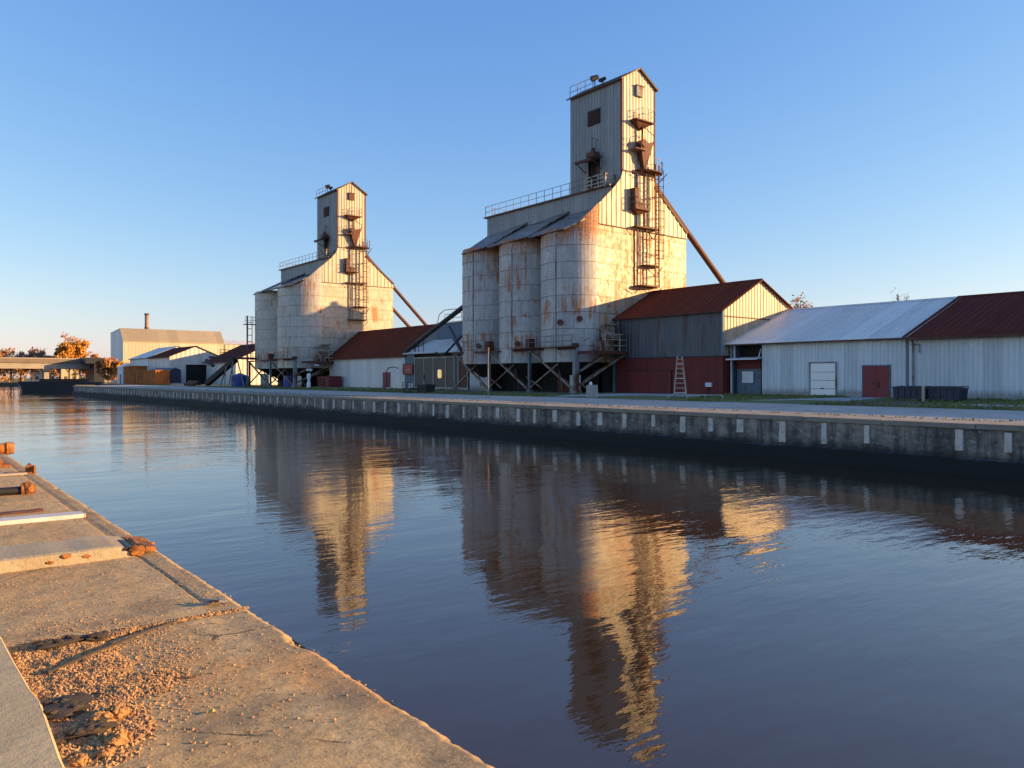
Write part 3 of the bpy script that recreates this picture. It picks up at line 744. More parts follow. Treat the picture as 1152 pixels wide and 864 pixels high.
# mid shed in front of the left elevator
S4 = shed('white_wall_shed', 'low shed with plain white wall and maroon roof left of the glazed lean-to', 'shed', 50.0, 59.8, 54.9, 82.95, 104.2, CAMZ+2.9, CAMZ+6.8, M['whitewall'], M['rustroof'], pitch=.6, ribs=.9)
d4 = part('red_door', M['reddoor'], S4, lambda m: m.box(-.12, -.04, 3.6, 5.4, .0, 2.05))
part('door_handle', M['black'], d4, lambda m: m.box(-.18, -.12, 3.8, 3.9, .9, 1.1))
t = thing('storage_bin', 'dark red steel bin against the white shed wall below the left elevator', 'skip bin', (48.6, 101.2, GZ))
part('body', M['reddoor'], t, lambda m: m.prism([(-.9, -1.7, .1), (-.9, 1.7, .1), (-1.0, 1.9, 1.5), (-1.0, -1.9, 1.5)], (1.9, 0, 0)))
part('lid', M['rustdark'], t, lambda m: m.box(-1.1, 1.0, -1.95, 1.95, 1.5, 1.58))
part('side_panel', M['rust'], t, lambda m: m.box(-1.04, -.98, -.5, .9, .3, 1.3))
t = thing('pipe_hoop', 'thin black pipe hoop standing beside the red door of the white shed', 'pipe frame', (48.9, 84.2, GZ))
part('pipe', M['black'], t, lambda m: m.path([(0, 1.4, 0), (0, 1.4, 2.2), (0, .9, 2.6), (0, -.5, 2.7), (.3, -.9, 2.5)], .06))
part('foot', M['white'], t, lambda m: m.box(-.1, .1, -1, 1.5, 0, .12))

# glazed lean-to between the white shed and the big elevator
T = thing('glazed_lean_to', 'low glazed lean-to with pale mullions and silver roof beside the big elevator', 'lean-to', (49.9, 69.2, GZ))
part('frame', M['palerail'], T, lambda m: ([m.box(-.07, .07, y-.07, y+.07, 0, 3.75) for y in (.3, 2.1, 4.6, 7.2, 9.2, 11.3)], m.box(-.08, .08, .2, 11.4, 3.65, 3.8)))
for a, b in ((.37, 2.03), (2.17, 4.53), (4.67, 7.13), (7.27, 9.13), (9.27, 11.23)):
    part('glass_panel', M['glass'] if b > 3 else M['rustdark'], T, lambda m: m.box(-.01, .01, a, b, .25, 3.64))
part('sill', M['concrete'], T, lambda m: m.box(-.05, .05, .2, 11.4, 0, .25))
part('side_wall', M['bluegrey'], T, lambda m: (m.box(0, .1, 11.45, 13.7, 0, 4.2), m.box(.1, 4.2, 13.3, 13.4, 0, 4.2)))
part('fascia', M['void'], T, lambda m: m.box(.3, .4, .2, 13.5, 3.8, 4.25))
part('back_wall', M['rustdark'], T, lambda m: m.box(3.2, 3.3, .2, 13.2, 0, 4.2))
part('roof', M['silverroof'], T, lambda m: m.slab([(-.35, 13.6, 4.3), (-.35, .0, 4.3), (4.2, .0, 6.2), (4.2, 13.6, 6.2)], .08, .7))
u = part('upper_room', M['bluegrey'], T, lambda m: m.box(4.0, 9.5, 5.5, 12.3, 3.0, 8.1))
part('upper_roof', M['silverroof'], u, lambda m: m.box(3.8, 9.8, 5.3, 12.5, 8.1, 8.25))
part('roof_hoop', M['railing'], u, lambda m: [m.path([(3.9, y, 8.2), (3.9, y+.1, 9.2), (3.9, y+.6, 9.7), (3.9, y+2.2, 9.8)] if False else [(3.9, 12.3, 8.2), (3.95, 11.9, 9.3), (4.2, 11.1, 9.8), (4.6, 6, 9.8)], .05) for y in (0,)] + [m.rail([(4.0, 5.4, 8.2), (4.0, 10.8, 8.2)], 1.0, 1.6, .04, 2)])
part('lantern', M['lampglow'], T, lambda m: m.lathe((-.22, 5.6), [(.01, 1.3), (.2, 1.32), (.24, 1.6), (.22, 2.2), (.1, 2.3), (.01, 2.32)], 14))
part('vent_pipe', M['rustdark'], T, lambda m: (m.path([(.2, 11.5, 4.5), (.2, 11.5, 5.5)], .05), m.rail([(.1, 9.6, 4.45), (.1, 12.6, 4.45)], 1.5, 1., .05, 2)))
sg = thing('red_sign', 'red framed sign board on the slate blue wall of the glazed lean-to', 'sign', (49.78, 81.9, GZ))
part('board', M['redsign'], sg, lambda m: m.box(-.06, .1, -1.05, 1.05, 1.85, 2.95))
part('frame', M['rustdark'], sg, lambda m: (m.box(-.1, -.04, -1.15, 1.15, 2.95, 3.05), m.box(-.1, -.04, -1.15, 1.15, 1.75, 1.85), m.box(-.1, -.04, -1.15, -1.05, 1.85, 2.95), m.box(-.1, -.04, 1.05, 1.15, 1.85, 2.95)))
part('marking', M['palerail'], sg, lambda m: [m.box(-.07, -.055, y, y+.1, 2.2, 2.2+h) for y, h in ((-.6, .25), (-.4, .18), (-.2, .28), (0., .2), (.2, .26), (.42, .2))])

T = thing('storage_bin', 'unseen round bin added behind the large elevator to shade the farther one', 'shadow caster', (86, 76.6, GZ))  # hidden from the camera, added to cast a shadow on the farther elevator
part('shell', M['bin_clean'], T, lambda m: m.lathe((0, 0), [(3.0, 0), (3.0, 19.0)], 40))
part('roof', M['leanroof'], T, lambda m: m.lathe((0, 0), [(3.15, 18.9), (.4, 20.6), (.4, 21.0), (.01, 21.1)], 40))
part('ladder', M['beam'], T, lambda m: ([m.tube((x, -3.2, .5), (x, -3.2, 19), .04) for x in (-.25, .25)], [m.tube((-.25, -3.2, z*.5+.8), (.25, -3.2, z*.5+.8), .025) for z in range(36)]))
# ------------------------------------------------------------------ small things of the yard
def dumpster(name, label, loc, L, H, W, mat, group=None):
    T = thing(name, label, 'dumpster', loc, 0, group)
    part('body', mat, T, lambda m: m.prism([(0, .08, .1), (0, L-.08, .1), (0, L, H*.9), (0, 0, H*.9)], (W, 0, 0)))
    part('rim', mat, T, lambda m: (m.box(-.05, W+.05, -.05, L+.05, H*.86, H*.92)))
    part('rib', mat, T, lambda m: [m.box(-.04, .0, y, y+.06, .15, H*.86) for y in [L*k/5 for k in range(1, 5)]])
    part('lid', M['black'], T, lambda m: m.prism([(-.03, -.03, H*.93), (W+.03, -.03, H*.98), (W+.03, -.03, H*1.03), (-.03, -.03, H*.97)], (0, L+.06, 0)))
    for y in (.2, L-.2): part('wheel', M['black'], T, lambda m: m.tube((.1, y-.04, .09), (.1, y+.04, .09), .09, 12))
    return T
dumpster('dumpster', 'navy blue dumpster left of the pale post by the warehouse', (46.6, 19.85, GZ), 1.75, .85, 1.1, M['bluesteel'], 'dumpsters by the warehouse')
dumpster('dumpster', 'navy blue dumpster right of the pale post by the warehouse', (46.6, 17.85, GZ), 1.75, .85, 1.1, M['bluesteel'], 'dumpsters by the warehouse')
t = thing('marker_post', 'short pale post standing between the two navy dumpsters', 'post', (46.3, 19.7, GZ))
part('shaft', M['palerail'], t, lambda m: m.box(-.06, .06, -.07, .07, 0, .9)); part('cap', M['white'], t, lambda m: m.box(-.07, .07, -.08, .08, .9, .94))
dumpster('dumpster', 'black dumpster on the grass in front of the glazed lean-to', (36.6, 57.3, GZ), 1.5, .8, 1.0, M['black'])
t = thing('utility_cart', 'small dark cart with white tank left of the black dumpster', 'cart', (36.6, 59.2, GZ))
part('tray', M['black'], t, lambda m: m.box(-.4, .5, 0, 1.5, .3, .42)); part('tank', M['white'], t, lambda m: m.tube((0, .55, .45), (0, .55, .85), .2, 12))
part('frame', M['black'], t, lambda m: m.rail([(-.3, .1, .4), (-.3, 1.45, .4)], .55, .7, .03, 2))
for y in (.3, 1.2): part('wheel', M['black'], t, lambda m: m.tube((-.45, y, .17), (-.35, y, .17), .17, 14))
t = thing('grey_pole', 'tall thin pale grey pole at the road edge below the big elevator', 'pole', (33.3, 43.9, 1.75))
part('shaft', M['beam'], t, lambda m: m.tube((0, 0, 0), (0, 0, 3.5), .045, 10, .035)); part('bracket', M['rustdark'], t, lambda m: m.box(-.07, .07, -.06, .06, 3.35, 3.55)); part('base', M['concrete'], t, lambda m: m.box(-.14, .14, -.14, .14, 0, .1))
t = thing('concrete_block', 'grey concrete block with a white knob beside the thick corner leg', 'concrete block', (38.1, 38.3, GZ))
b = part('block', M['concrete'], t, lambda m: m.hexa([(-.32, -.3, 0), (.32, -.3, 0), (.32, .3, 0), (-.32, .3, 0)], [(-.28, -.26, .85), (.28, -.26, .85), (.28, .26, .85), (-.28, .26, .85)]))
part('knob', M['whitepost'], t, lambda m: m.lathe((-.05, .08), [(.1, .85), (.12, .95), (.08, 1.05), (.01, 1.08)], 12))
t = thing('step_ladder', 'white wooden step ladder leaning at the maroon shed wall', 'step ladder', (42.8, 34.4, GZ), math.radians(-48))
def rails_(m):
    for s in (-1, 1): m.bar((s*.42, 0, .1), (s*.16, .55, 2.85), .07, .09)
    for s in (-1, 1): m.bar((s*.4, 1.1, .0), (s*.14, .6, 2.8), .05, .06)
part('side_rail', M['palerail'], t, rails_)
for i in range(8):
    f = (i+.6)/8.2; w = .42-.26*f
    part('step', M['palerail'] if i % 3 else M['white'], t, lambda m: m.box(-w, w, .55*f-.12, .55*f+.1, .1+2.75*f-.025, .1+2.75*f+.03))
part('red_flag', M['redsign'], t, lambda m: m.box(-.2, .2, .40, .43, 2.05, 2.5))
t = thing('pallet', 'low wooden pallet under the foot of the white step ladder', 'pallet', (43.1, 34.3, GZ), math.radians(-48))
part('deck', M['wood'], t, lambda m: [m.box(-1.1, 2.6, y, y+.14, .14, .17) for y in (-.5, -.25, 0, .25, .5)])
part('bearer', M['wood'], t, lambda m: [m.box(x, x+.1, -.5, .64, 0, .14) for x in (-1.1, .1, 1.3, 2.5)])
t = thing('white_tank', 'slim upright white tank beneath the left elevator corner', 'tank', (44.3, 98.5, GZ))
part('tank', M['whitepost'], t, lambda m: m.lathe((0, 0), [(.01, .05), (.25, .05), (.26, .6), (.18, .8), (.18, 1.1), (.26, 1.3), (.26, 1.8), (.15, 1.92), (.01, 1.94)], 16), True)
part('valve', M['black'], t, lambda m: m.tube((0, 0, 1.94), (0, 0, 2.05), .05)); 
t = thing('pole_lamp', 'grey lamp on a short mast by the left elevator corner', 'lamp post', (45.6, 101.0, GZ))
part('mast', M['beam'], t, lambda m: m.tube((0, 0, 0), (0, 0, 2.9), .07, 8)); part('arm', M['beam'], t, lambda m: m.tube((0, 0, 2.9), (.9, -.2, 3.1), .05)); part('lamp_head', M['white'], t, lambda m: (m.box(.6, 1.2, -.35, -.05, 3.0, 3.2), m.box(-.5, .3, -.1, .1, 2.3, 2.6)))

# conveyors, tanks and truss mast left of the left elevator
t = thing('truss_mast', 'thin dark mast with two small platforms left of the left elevator', 'mast', (43.6, 119.5, GZ))
part('mast', M['railing'], t, lambda m: (m.tube((0, 0, 0), (0, 0, 11.0), .13, 8), m.tube((.9, .4, 6.0), (.9, .4, 11.0), .06, 6), [m.tube((0, 0, z), (.9, .4, z), .05) for z in (6, 7, 8, 9, 10)]))
part('platform', M['rustdark'], t, lambda m: (m.box(-.5, 1.2, -.5, .5, 9.6, 9.7), m.box(-.3, 1.1, -.4, .4, 6.1, 6.2)))
part('railing', M['railing'], t, lambda m: m.rail([(-.5, -.5, 9.7), (1.2, -.5, 9.7), (1.2, .5, 9.7)], 1.1, .9, .03, 2))
t = thing('belt_conveyor', 'black inclined conveyor rising under the left elevator past blue tanks', 'conveyor', (40.6, 121, GZ))
part('boom', M['black'], t, lambda m: (m.bar((-1, 5.2, .4), (1.6, -.2, 4.2), .9, .7), m.bar((-.5, 4.5, 4.6), (3.5, -3, 4.3), 1.2, .35), m.bar((-.9, 6, 4.2), (-.4, 4, 3.2), .4)))
part('support', M['beam'], t, lambda m: [m.bar(a, b, .13) for a, b in (((0, 0, 0), (.5, 1, 3.4)), ((0, 2, 0), (.5, .4, 3.2)), ((1, -1.5, 0), (1.2, .5, 3.8)), ((2, -3, 0), (1.6, -1, 4.2)), ((.5, -2.5, 3.8), (1, 1, .2)))])
part('guard_rail', M['rustdark'], t, lambda m: m.rail([(.2, 2.6, 4.9), (3, -3, 4.6)], .9, 1, .05, 2))
for (x, y, l) in ((43.5, 122.5, 'blue round tank left of the truss mast'), (47.5, 111.5, 'blue round tank standing under the left elevator bins')):
    t = thing('blue_tank', l, 'tank', (x, y, GZ), 0, 'blue tanks near the left elevator')
    part('shell', M['bluetank'], t, lambda m: m.lathe((0, 0), [(1.3, 0), (1.35, .8), (1.3, 1.6), (.6, 1.95), (.01, 2.0)], 24), True)
    part('lid', M['bluetank'], t, lambda m: m.tube((0, 0, 1.95), (0, 0, 2.1), .3, 12))
t = thing('timber_crib', 'low brown timber crib on the grass by the white far shed', 'timber stack', (38.5, 127, GZ))
part('timber', M['rustdark'], t, lambda m: [m.bar((-.6+.3*k, 0, .15+.3*k), (-.6+.3*k, 5, .15+.3*k), .3, .28) for k in range(3)] + [m.bar((-.9, y, .3), (.6, y, .3), .25) for y in (.5, 2.4, 4.4)])

# ------------------------------------------------------------------ far buildings
S5 = shed('grey_maroon_shed', 'dark maroon roofed shed just left of the left elevator bins', 'shed', 51.8, 66, 59, 148, 165.5, CAMZ+3.45, CAMZ+6.9, M['whitewall'], M['maroonroof'], pitch=.9, ribs=1.2, over=.8)
S6 = shed('open_front_shed', 'white shed with black open doorway and maroon roof beyond the grass', 'shed', 45.1, 55.6, 50.4, 167.6, 184, CAMZ+4.4, CAMZ+6.6, M['whitewall'], M['maroonroof'], pitch=.9, ribs=1.2, gop=[(3.2, 8.4, 0, 4.1)])
part('doorway', M['void'], S6, lambda m: m.box(3.0, 8.6, .5, .7, 0, 4.3))
part('doorway_side', M['void'], S6, lambda m: (m.box(3.0, 3.19, .06, .5, 0, 4.2), m.box(8.41, 8.6, .06, .5, 0, 4.2), m.box(3.0, 8.6, .06, .5, 4.11, 4.3)))
S7 = shed('grey_low_shed', 'low grey shed with pale roof behind the orange containers', 'shed', 46, 60, 52.5, 188, 205, CAMZ+4.6, CAMZ+7.3, M['bluewall'], M['silverroof'], pitch=.9, ribs=1.2)
part('dark_opening', M['void'], S7, lambda m: m.box(-.1, -.02, 8, 16.5, .2, 4.2))
T = thing('factory_hall', 'large cream factory hall with tan sloping upper band and grey end wall', 'factory', (56.4, 260, GZ))
H1, H2 = 12.5, 16.6
part('front_wall', M['cream'], T, lambda m: m.wall((0, 0), (30.6, 0), 0, H1, 1., .015))
part('upper_band', M['creamtop'], T, lambda m: m.hexa([(-.1, -.15, H1), (30.8, -.15, H1), (30.8, 3.8, H2), (-.1, 3.8, H2)], [(-.1, -.15, H1+.3), (30.8, -.15, H1+.3), (30.8, 3.8, H2+.25), (-.1, 3.8, H2+.25)]))
def endw(m):
    for x in (0, 30.6):
        m.face([(x, 0, 0), (x, 17, 0), (x, 17, H2-.9), (x, 3.8, H2), (x, 0, H1)])
    m.face([(0, 17, 0), (30.6, 17, 0), (30.6, 17, H2-.9), (0, 17, H2-.9)])
part('end_wall', M['bluewall'], T, endw)
part('roof', M['silverroof'], T, lambda m: m.hexa([(-.1, 3.8, H2+.02), (30.7, 3.8, H2+.02), (30.7, 17.2, H2-.9), (-.1, 17.2, H2-.9)], [(-.1, 3.8, H2+.2), (30.7, 3.8, H2+.2), (30.7, 17.2, H2-.7), (-.1, 17.2, H2-.7)]))
T = thing('factory_chimney', 'slim brick coloured chimney rising behind the cream factory hall', 'chimney', (68.3, 281, GZ))
part('stack', M['beamtan'], T, lambda m: m.tube((0, 0, 0), (0, 0, 22.5), .8, 16, .62)); part('rim', M['rustdark'], T, lambda m: m.tube((0, 0, 22.5), (0, 0, 23.1), .78, 16)); part('band', M['rust'], T, lambda m: [m.tube((0, 0, z), (0, 0, z+.35), .8, 16) for z in (12, 15, 18)])
T = thing('factory_annex', 'lower bright cream annex at the right end of the factory hall', 'factory', (88.2, 262, GZ))
part('wall', M['cream'], T, lambda m: (m.wall((0, 0), (22, 0), 0, 12.6, 2, .06), m.wall((0, 14), (0, 0), 0, 12.6, 2, .06))); part('roof', M['silverroof'], T, lambda m: m.prism([(-.2, -.3, 12.6), (-.2, 14, 12.6), (-.2, 7, 14.2)], (22.4, 0, 0)))

def container(label, loc, L, H, W=2.5):
    T = thing('skip_container', label, 'container', loc, 0, 'orange containers on the far quay')
    part('body', M['orangebin'], T, lambda m: (m.wall((0, L), (0, 0), .15, H, .6, .12), m.wall((0, 0), (W, 0), .15, H, .6, .12), m.wall((W, 0), (W, L), .15, H, .6, .12), m.wall((W, L), (0, L), .15, H, .6, .12), m.box(.05, W-.05, .05, L-.05, .1, H-.4)))
    part('rim', M['orangebin'], T, lambda m: (m.box(-.16, .05, -.16, L+.16, H, H+.14), m.box(W-.05, W+.16, -.16, L+.16, H, H+.14), m.box(.05, W-.05, -.16, .05, H, H+.14), m.box(.05, W-.05, L-.05, L+.16, H, H+.14)))
    return T
container('low reddish orange container nearest the white open shed', (40, 158, GZ), 15.2, 2.7)
container('tall yellowish orange container left of the low one', (40, 174.6, GZ), 9.0, 3.7)
T = thing('blue_tarp_stack', 'blue and white covered load on top behind the orange containers', 'covered load', (43.2, 160, GZ))
part('pallet', M['wood'], T, lambda m: m.box(0, 2, 0, 14, 0, .3)); part('cover', M['bluesteel'], T, lambda m: m.prism([(0, 0, .3), (2, 0, .3), (2, 0, 2.9), (1, 0, 3.35), (0, 0, 2.9)], (0, 14, 0)))
T = thing('white_shed_box', 'small white cabin at the left end of the far quay', 'cabin', (40.5, 187, GZ))
part('wall', M['white'], T, lambda m: m.box(0, 3, 0, 5, 0, 3.6)); part('roof', M['silverroof'], T, lambda m: m.prism([(-.2, -.3, 3.6), (3.2, -.3, 3.6), (1.5, -.3, 4.6)], (0, 5.6, 0))); part('door', M['bluegrey'], T, lambda m: m.box(-.06, -.01, 1.5, 2.6, 0, 2.2))

# bridge
T = thing('road_bridge', 'long low concrete road bridge crossing the far end of the canal', 'bridge', (0, 330, 0))
part('deck', M['deckdark'], T, lambda m: m.box(-150, 62, 0, 9, 8.6, 10.1))
part('girder', M['deckgrey'], T, lambda m: (m.box(-150, 62, .5, 1.1, 6.5, 8.59), m.box(-150, 62, 8, 8.6, 6.5, 8.59)))
part('parapet', M['deckgrey'], T, lambda m: (m.box(-150, 62, -.1, .2, 10.1, 10.5)))
for x in (-120, -85, -50, -15, 20, 46): part('pier', M['deckgrey'], T, lambda m: (m.box(x-.8, x+.8, 1.5, 7.5, -1, 6.3), m.box(x-1.2, x+1.2, .6, 8.4, 5.8, 6.49)))
T = thing('bridge_abutment', 'dark abutment block under the right end of the bridge', 'abutment', (60, 322, 0))
part('block', M['hull'], T, lambda m: (m.box(0, 3.5, 0, 16, 0, 9.5), m.box(-3, 7, -1, 17, 8.4, 10.6))); part('wing_wall', M['deckgrey'], T, lambda m: m.prism([(3.5, 2, 0), (14, 2, 0), (14, 2, 3), (3.5, 2, 9)], (0, 1, 0)))

# barge
T = thing('moored_barge', 'long black low barge moored at the far end of the quay', 'barge', (31.6, 208, 0), math.radians(-38.9))
def hull(m):
    m.hexa([(-7.4, -2.2, -.4), (8.5, -2.2, -.4), (8.5, 2.2, -.4), (-7.4, 2.2, -.4)], [(-8.3, -2.6, 2.3), (8.6, -2.5, 2.2), (8.6, 2.5, 2.2), (-8.3, 2.6, 2.3)])
part('hull', M['hull'], T, hull)
part('bow_plate', M['white'], T, lambda m: m.hexa([(-7.62, -2.3, .1), (-7.48, -2.3, .1), (-7.48, -.5, .1), (-7.62, -.5, .1)], [(-8.2, -2.5, 1.7), (-8.0, -2.5, 1.7), (-8.0, -.5, 1.7), (-8.2, -.5, 1.7)]))
part('deck_rail', M['rustdark'], T, lambda m: m.rail([(-7.9, -2.4, 2.3), (8.3, -2.4, 2.2)], .6, 2.5, .05, 1))
part('hatch', M['rustdark'], T, lambda m: m.box(-4, 6, -1.4, 1.4, 2.2, 2.9))

# small buildings seen under the bridge
for (x, y, w, h, mm, l) in ((70, 392, 8, 5, 'white', 'small white house seen under the bridge, right one'), (60, 392, 7, 6, 'cream', 'small cream house seen under the bridge, middle one'), (50, 400, 7, 5, 'bluewall', 'small grey house seen under the bridge, left one')):
    T = thing('far_house', l, 'house', (x, y, 1.2))
    part('wall', M[mm], T, lambda m: (m.box(0, w, 0, 7, 0, h), m.prism([(0, 0, h), (w, 0, h), (w/2, 0, h+2)], (0, 7, 0)))); part('roof', M['darkroof'], T, lambda m: (m.slab([(-.4, 7.2, h-.2), (-.4, -.2, h-.2), (w/2, -.2, h+2.1), (w/2, 7.2, h+2.1)], .1), m.slab([(w+.4, -.2, h-.2), (w+.4, 7.2, h-.2), (w/2, 7.2, h+2.1), (w/2, -.2, h+2.1)], .1)))
    part('window', M['glass'], T, lambda m: [m.box(a, a+1.2, -.06, -.01, 1.2, 2.6) for a in (1.2, w-2.6)])

# ------------------------------------------------------------------ trees
def tree(label, loc, h, rad, mat, n=2600, leaf=.45, base=.35, bare=.0, seed=1, group=None, shape=1.0):
    rnd = random.Random(seed)
    T = thing('tree', label, 'tree', loc, 0, group)
    m = MB(); m.tube((0, 0, -.2), (0, 0, h*.45), h*.022, 8, h*.014)
    tips = []
    for i in range(16):
        a = rnd.uniform(0, 2*PI); z0 = h*rnd.uniform(.22, .5); rr = rad*rnd.uniform(.45, .95)
        z1 = min(h*.97, z0+h*rnd.uniform(.18, .5)); e = V((rr*math.cos(a), rr*math.sin(a), z1))
        s_ = V((0, 0, z0)); mid = s_.lerp(e, .5)+V((0, 0, h*.04))
        m.tube(s_, mid, h*.008, 5, h*.005); m.tube(mid, e, h*.005, 5, h*.002)
        for k in range(3 if not bare else 9):
            q = mid.lerp(e, rnd.uniform(.1, 1))+V((rnd.uniform(-1, 1), rnd.uniform(-1, 1), rnd.uniform(.2, 1.2)))*rad*.28
            m.tube(mid.lerp(e, rnd.uniform(0, .8)), q, h*.0028, 3, h*.001)
            tips.append(q)
        tips.append(e)
    m.tube((0, 0, h*.45), (rad*.05, 0, h*.92), h*.014, 6, h*.003)
    m.build('trunk', M['bark'], T)
    cl = []
    for i in range(26):
        z = base+(1-base)*rnd.random()**.85
        w = math.sqrt(max(.06, 1-abs((z-base)/(1-base)*2-.85)**2.2*.75))*shape
        a = rnd.uniform(0, 2*PI); r = rad*w*rnd.uniform(.3, .82)
        cl.append((V((r*math.cos(a), r*math.sin(a), h*z*.96)), rad*rnd.uniform(.16, .34)))
    cl += [(q, rad*.2) for q in tips]
    m = MB()
    for i in range(n):
        c, r = rnd.choice(cl)
        d = V((rnd.gauss(0, 1), rnd.gauss(0, 1), rnd.gauss(0, .8))); d = d.normalized()*r*rnd.random()**.45
        p = c+d; s = leaf*rnd.uniform(.5, 1.2)
        x = V((rnd.gauss(0, 1), rnd.gauss(0, 1), rnd.gauss(0, 1))).normalized(); y = x.orthogonal().normalized()
        m.face([p-x*s-y*s*.5, p+x*s*.3-y*s*.7, p+x*s+y*s*.2, p-x*s*.2+y*s*.8], [(0, 0), (1, 0), (1, 1), (0, 1)])
    m.build('crown', mat, T)
    return T
tree('large bright orange tree above the bridge left of the factory', (57.3, 356, 1.2), 16.5, 6.2, M['leaf_orange'], 5200, .5, .3, seed=3)
tree('thin rust coloured tree top beside the large orange tree', (60.5, 362, 1.2), 19.5, 6.2, M['leaf_rust'], 1300, .4, .35, .5, seed=4)
tree('low orange tree beside the abutment at the right end of the bridge', (50.2, 250, 1.8), 6.6, 3.6, M['leaf_rust'], 2600, .45, .15, seed=5)
tree('small orange tree touching the left end wall of the factory hall', (52.9, 246, 1.8), 5.6, 2.4, M['leaf_orange'], 1200, .4, .15, seed=6)
rt = random.Random(8)
treepos = [(35, 372, 14, 6, 'leaf_rust'), (40, 380, 13, 5, 'twig'), (42, 368, 12.5, 4.5, 'twig'), (47, 376, 14.5, 5, 'leaf_rust'), (50, 370, 13, 4, 'twig'), (52.5, 366, 11, 4, 'leaf_rust'), (64, 372, 11.5, 4, 'leaf_rust'), (69, 366, 11.5, 4, 'leaf_rust'), (43, 400, 9.5, 8, 'leaf_orange'), (55, 405, 9, 8, 'leaf_green'), (66, 402, 9.5, 8, 'leaf_orange'), (78, 400, 9, 8, 'leaf_green'), (30, 402, 10, 9, 'leaf_orange')]
words = ['rust brown tree first above the bridge at the left edge', 'bare brown tree second above the bridge from the left', 'bare brown tree third above the bridge from the left', 'fuller rust brown tree fourth above the bridge from the left', 'bare slender tree just left of the large orange tree', 'low rust brown tree under the left side of the large orange tree', 'low rust brown tree right below the large orange tree', 'rust brown tree above the right end of the bridge', 'low orange bush tree seen under the bridge at the left', 'low green tree seen under the middle of the bridge', 'low orange tree under the bridge behind the houses', 'low green tree by the bridge abutment', 'wide orange tree under the bridge at the left frame edge']
for i, (x, y, h, r, mt) in enumerate(treepos):
    tree(words[i], (x, y, 1.2), h, r, M[mt], (2600 if i > 7 else 1700) if mt != 'twig' else 900, .5 if mt != 'twig' else .28, .25 if i < 8 else .05, .5 if mt == 'twig' else 0, seed=20+i, group='trees near the bridge')
tree('small orange tree top peeping over the left end of the silver roof', (92, 54.5, 1.8), 12.4, 2.6, M['leaf_orange'], 2600, .16, .5, .3, seed=9)
tree('bare twiggy tree top peeping over the silver roof ridge', (98, 44.8, 1.8), 12.9, 2.0, M['twig'], 900, .09, .5, .8, seed=10)

# ------------------------------------------------------------------ ground, quay, water
def sheet(name, mat, rows, uvs=None):
    m = MB()
    for r0, r1 in zip(rows[:-1], rows[1:]):
        for i in range(len(r0)-1): m.face([r0[i], r0[i+1], r1[i+1], r1[i]])
    return struct(m.build(name, mat))
def gz(x):
    if x < 29.6: return 1.65
    if x < 37: return 1.65+.15*(x-29.6)/7.4
    return 1.80
def grassmat():
    k = Nt('short grass and bare earth'); co = k.map('Object')
    a = k.noise(co, .16, 5, .6); b = k.noise(co, 3.5, 5, .75); c = k.noise(co, 25, 3, .7)
    g = k.mix(k.ramp(b, .3, .7), (.065, .095, .018), (.17, .19, .04))
    e = k.mix(k.ramp(c, .3, .7), (.10, .075, .05), (.17, .13, .09))
    col = k.mix(k.ramp(k.math('ADD', a, k.math('MULTIPLY', b, .25)), .66, .76), g, e)
    return k.out(col, .95, 0, k.bump(c, .7, .05))
M['grass'] = grassmat()
XS = [27.7, 29.6, 31, 33, 35, 37, 45, 60, 120, 900]
YS = [-80, -20, 0, 10, 20, 30, 45, 60, 80, 110, 140, 165]
sheet('ground', M['grass'], [[(x, y, gz(x)) for x in XS] for y in YS])
sheet('far_ground', M['grass'], [[(40, 165, 1.8), (900, 165, 1.8)], [(38.5, 200, 1.8), (900, 200, 1.8)], [(46, 230, 1.6), (900, 230, 1.8)], [(60, 320, 1.5), (900, 330, 1.5)], [(62, 352, 1.2), (900, 352, 1.2)]])
sheet('far_bank', M['grass'], [[(-900, 352, 1.2), (900, 352, 1.2)], [(-2500, 3000, 1.2), (2500, 3000, 1.2)]])
m = MB()
for a, b in (((27.5, 165), (40, 165)), ((40, 165), (38.5, 200)), ((38.5, 200), (46, 230)), ((46, 230), (60, 320)), ((60, 320), (62, 352)), ((62, 352), (-900, 352))):
    m.face([(*a, -1), (*b, -1), (*b, 1.8 if a[1] < 320 else 1.25), (*a, 1.8 if a[1] < 320 else 1.25)])
struct(m.build('bank', concrete('bank stones', (.13, .12, .105), .4)))
M['road'] = concrete('old asphalt', (.42, .345, .27), .35, stain=(.16, .13, .11), amt=.4, speck=.25, bs=.25)
M['path'] = concrete('grey path concrete', (.34, .32, .29), .5, speck=.3)
M['verge'] = concrete('tan gravel verge', (.32, .275, .21), .6, stain=(.14, .10, .06), amt=.6, speck=.6, tint=(.17, .12, .07))
rx = [29.7, 31, 33, 35, 36.2]
rnd = random.Random(4)
yr = list(range(-60, 166, 5))
sheet('road', M['road'], [[(x+(.35*mnoise.noise(V((y*.13, x, 0))) if x in (29.7, 36.2) else 0), y, gz(x)+.005) for x in rx] for y in yr])
sheet('verge', M['verge'], [[(27.72, y, 1.655), (29.85+.3*mnoise.noise(V((y*.2, 1, 0))), y, 1.654)] for y in yr])
def pathpoly(name, pts, z=.009):
    m = MB(); m.face([(x, y, gz(x)+z) for x, y in pts]); return struct(m.build(name, M['path']))
pathpoly('path', [(36.0, 30.5), (51.6, 38.0), (51.6, 46.5), (44, 46), (38, 42), (36.0, 41)])
pathpoly('path', [(36.1, 21.5), (52.4, 24.4), (52.4, 26.8), (44, 27.0), (36.1, 26.5)], .010)
pathpoly('path', [(36.1, 74), (49.7, 86), (49.7, 104), (36.1, 92)], .011)
pathpoly('path', [(36.1, 142), (50, 150), (50, 167), (36.1, 160)], .011)
pathpoly('path', [(40.5, 12.5), (43, 12.8), (43, 16.5), (40.5, 16.2)], .008)
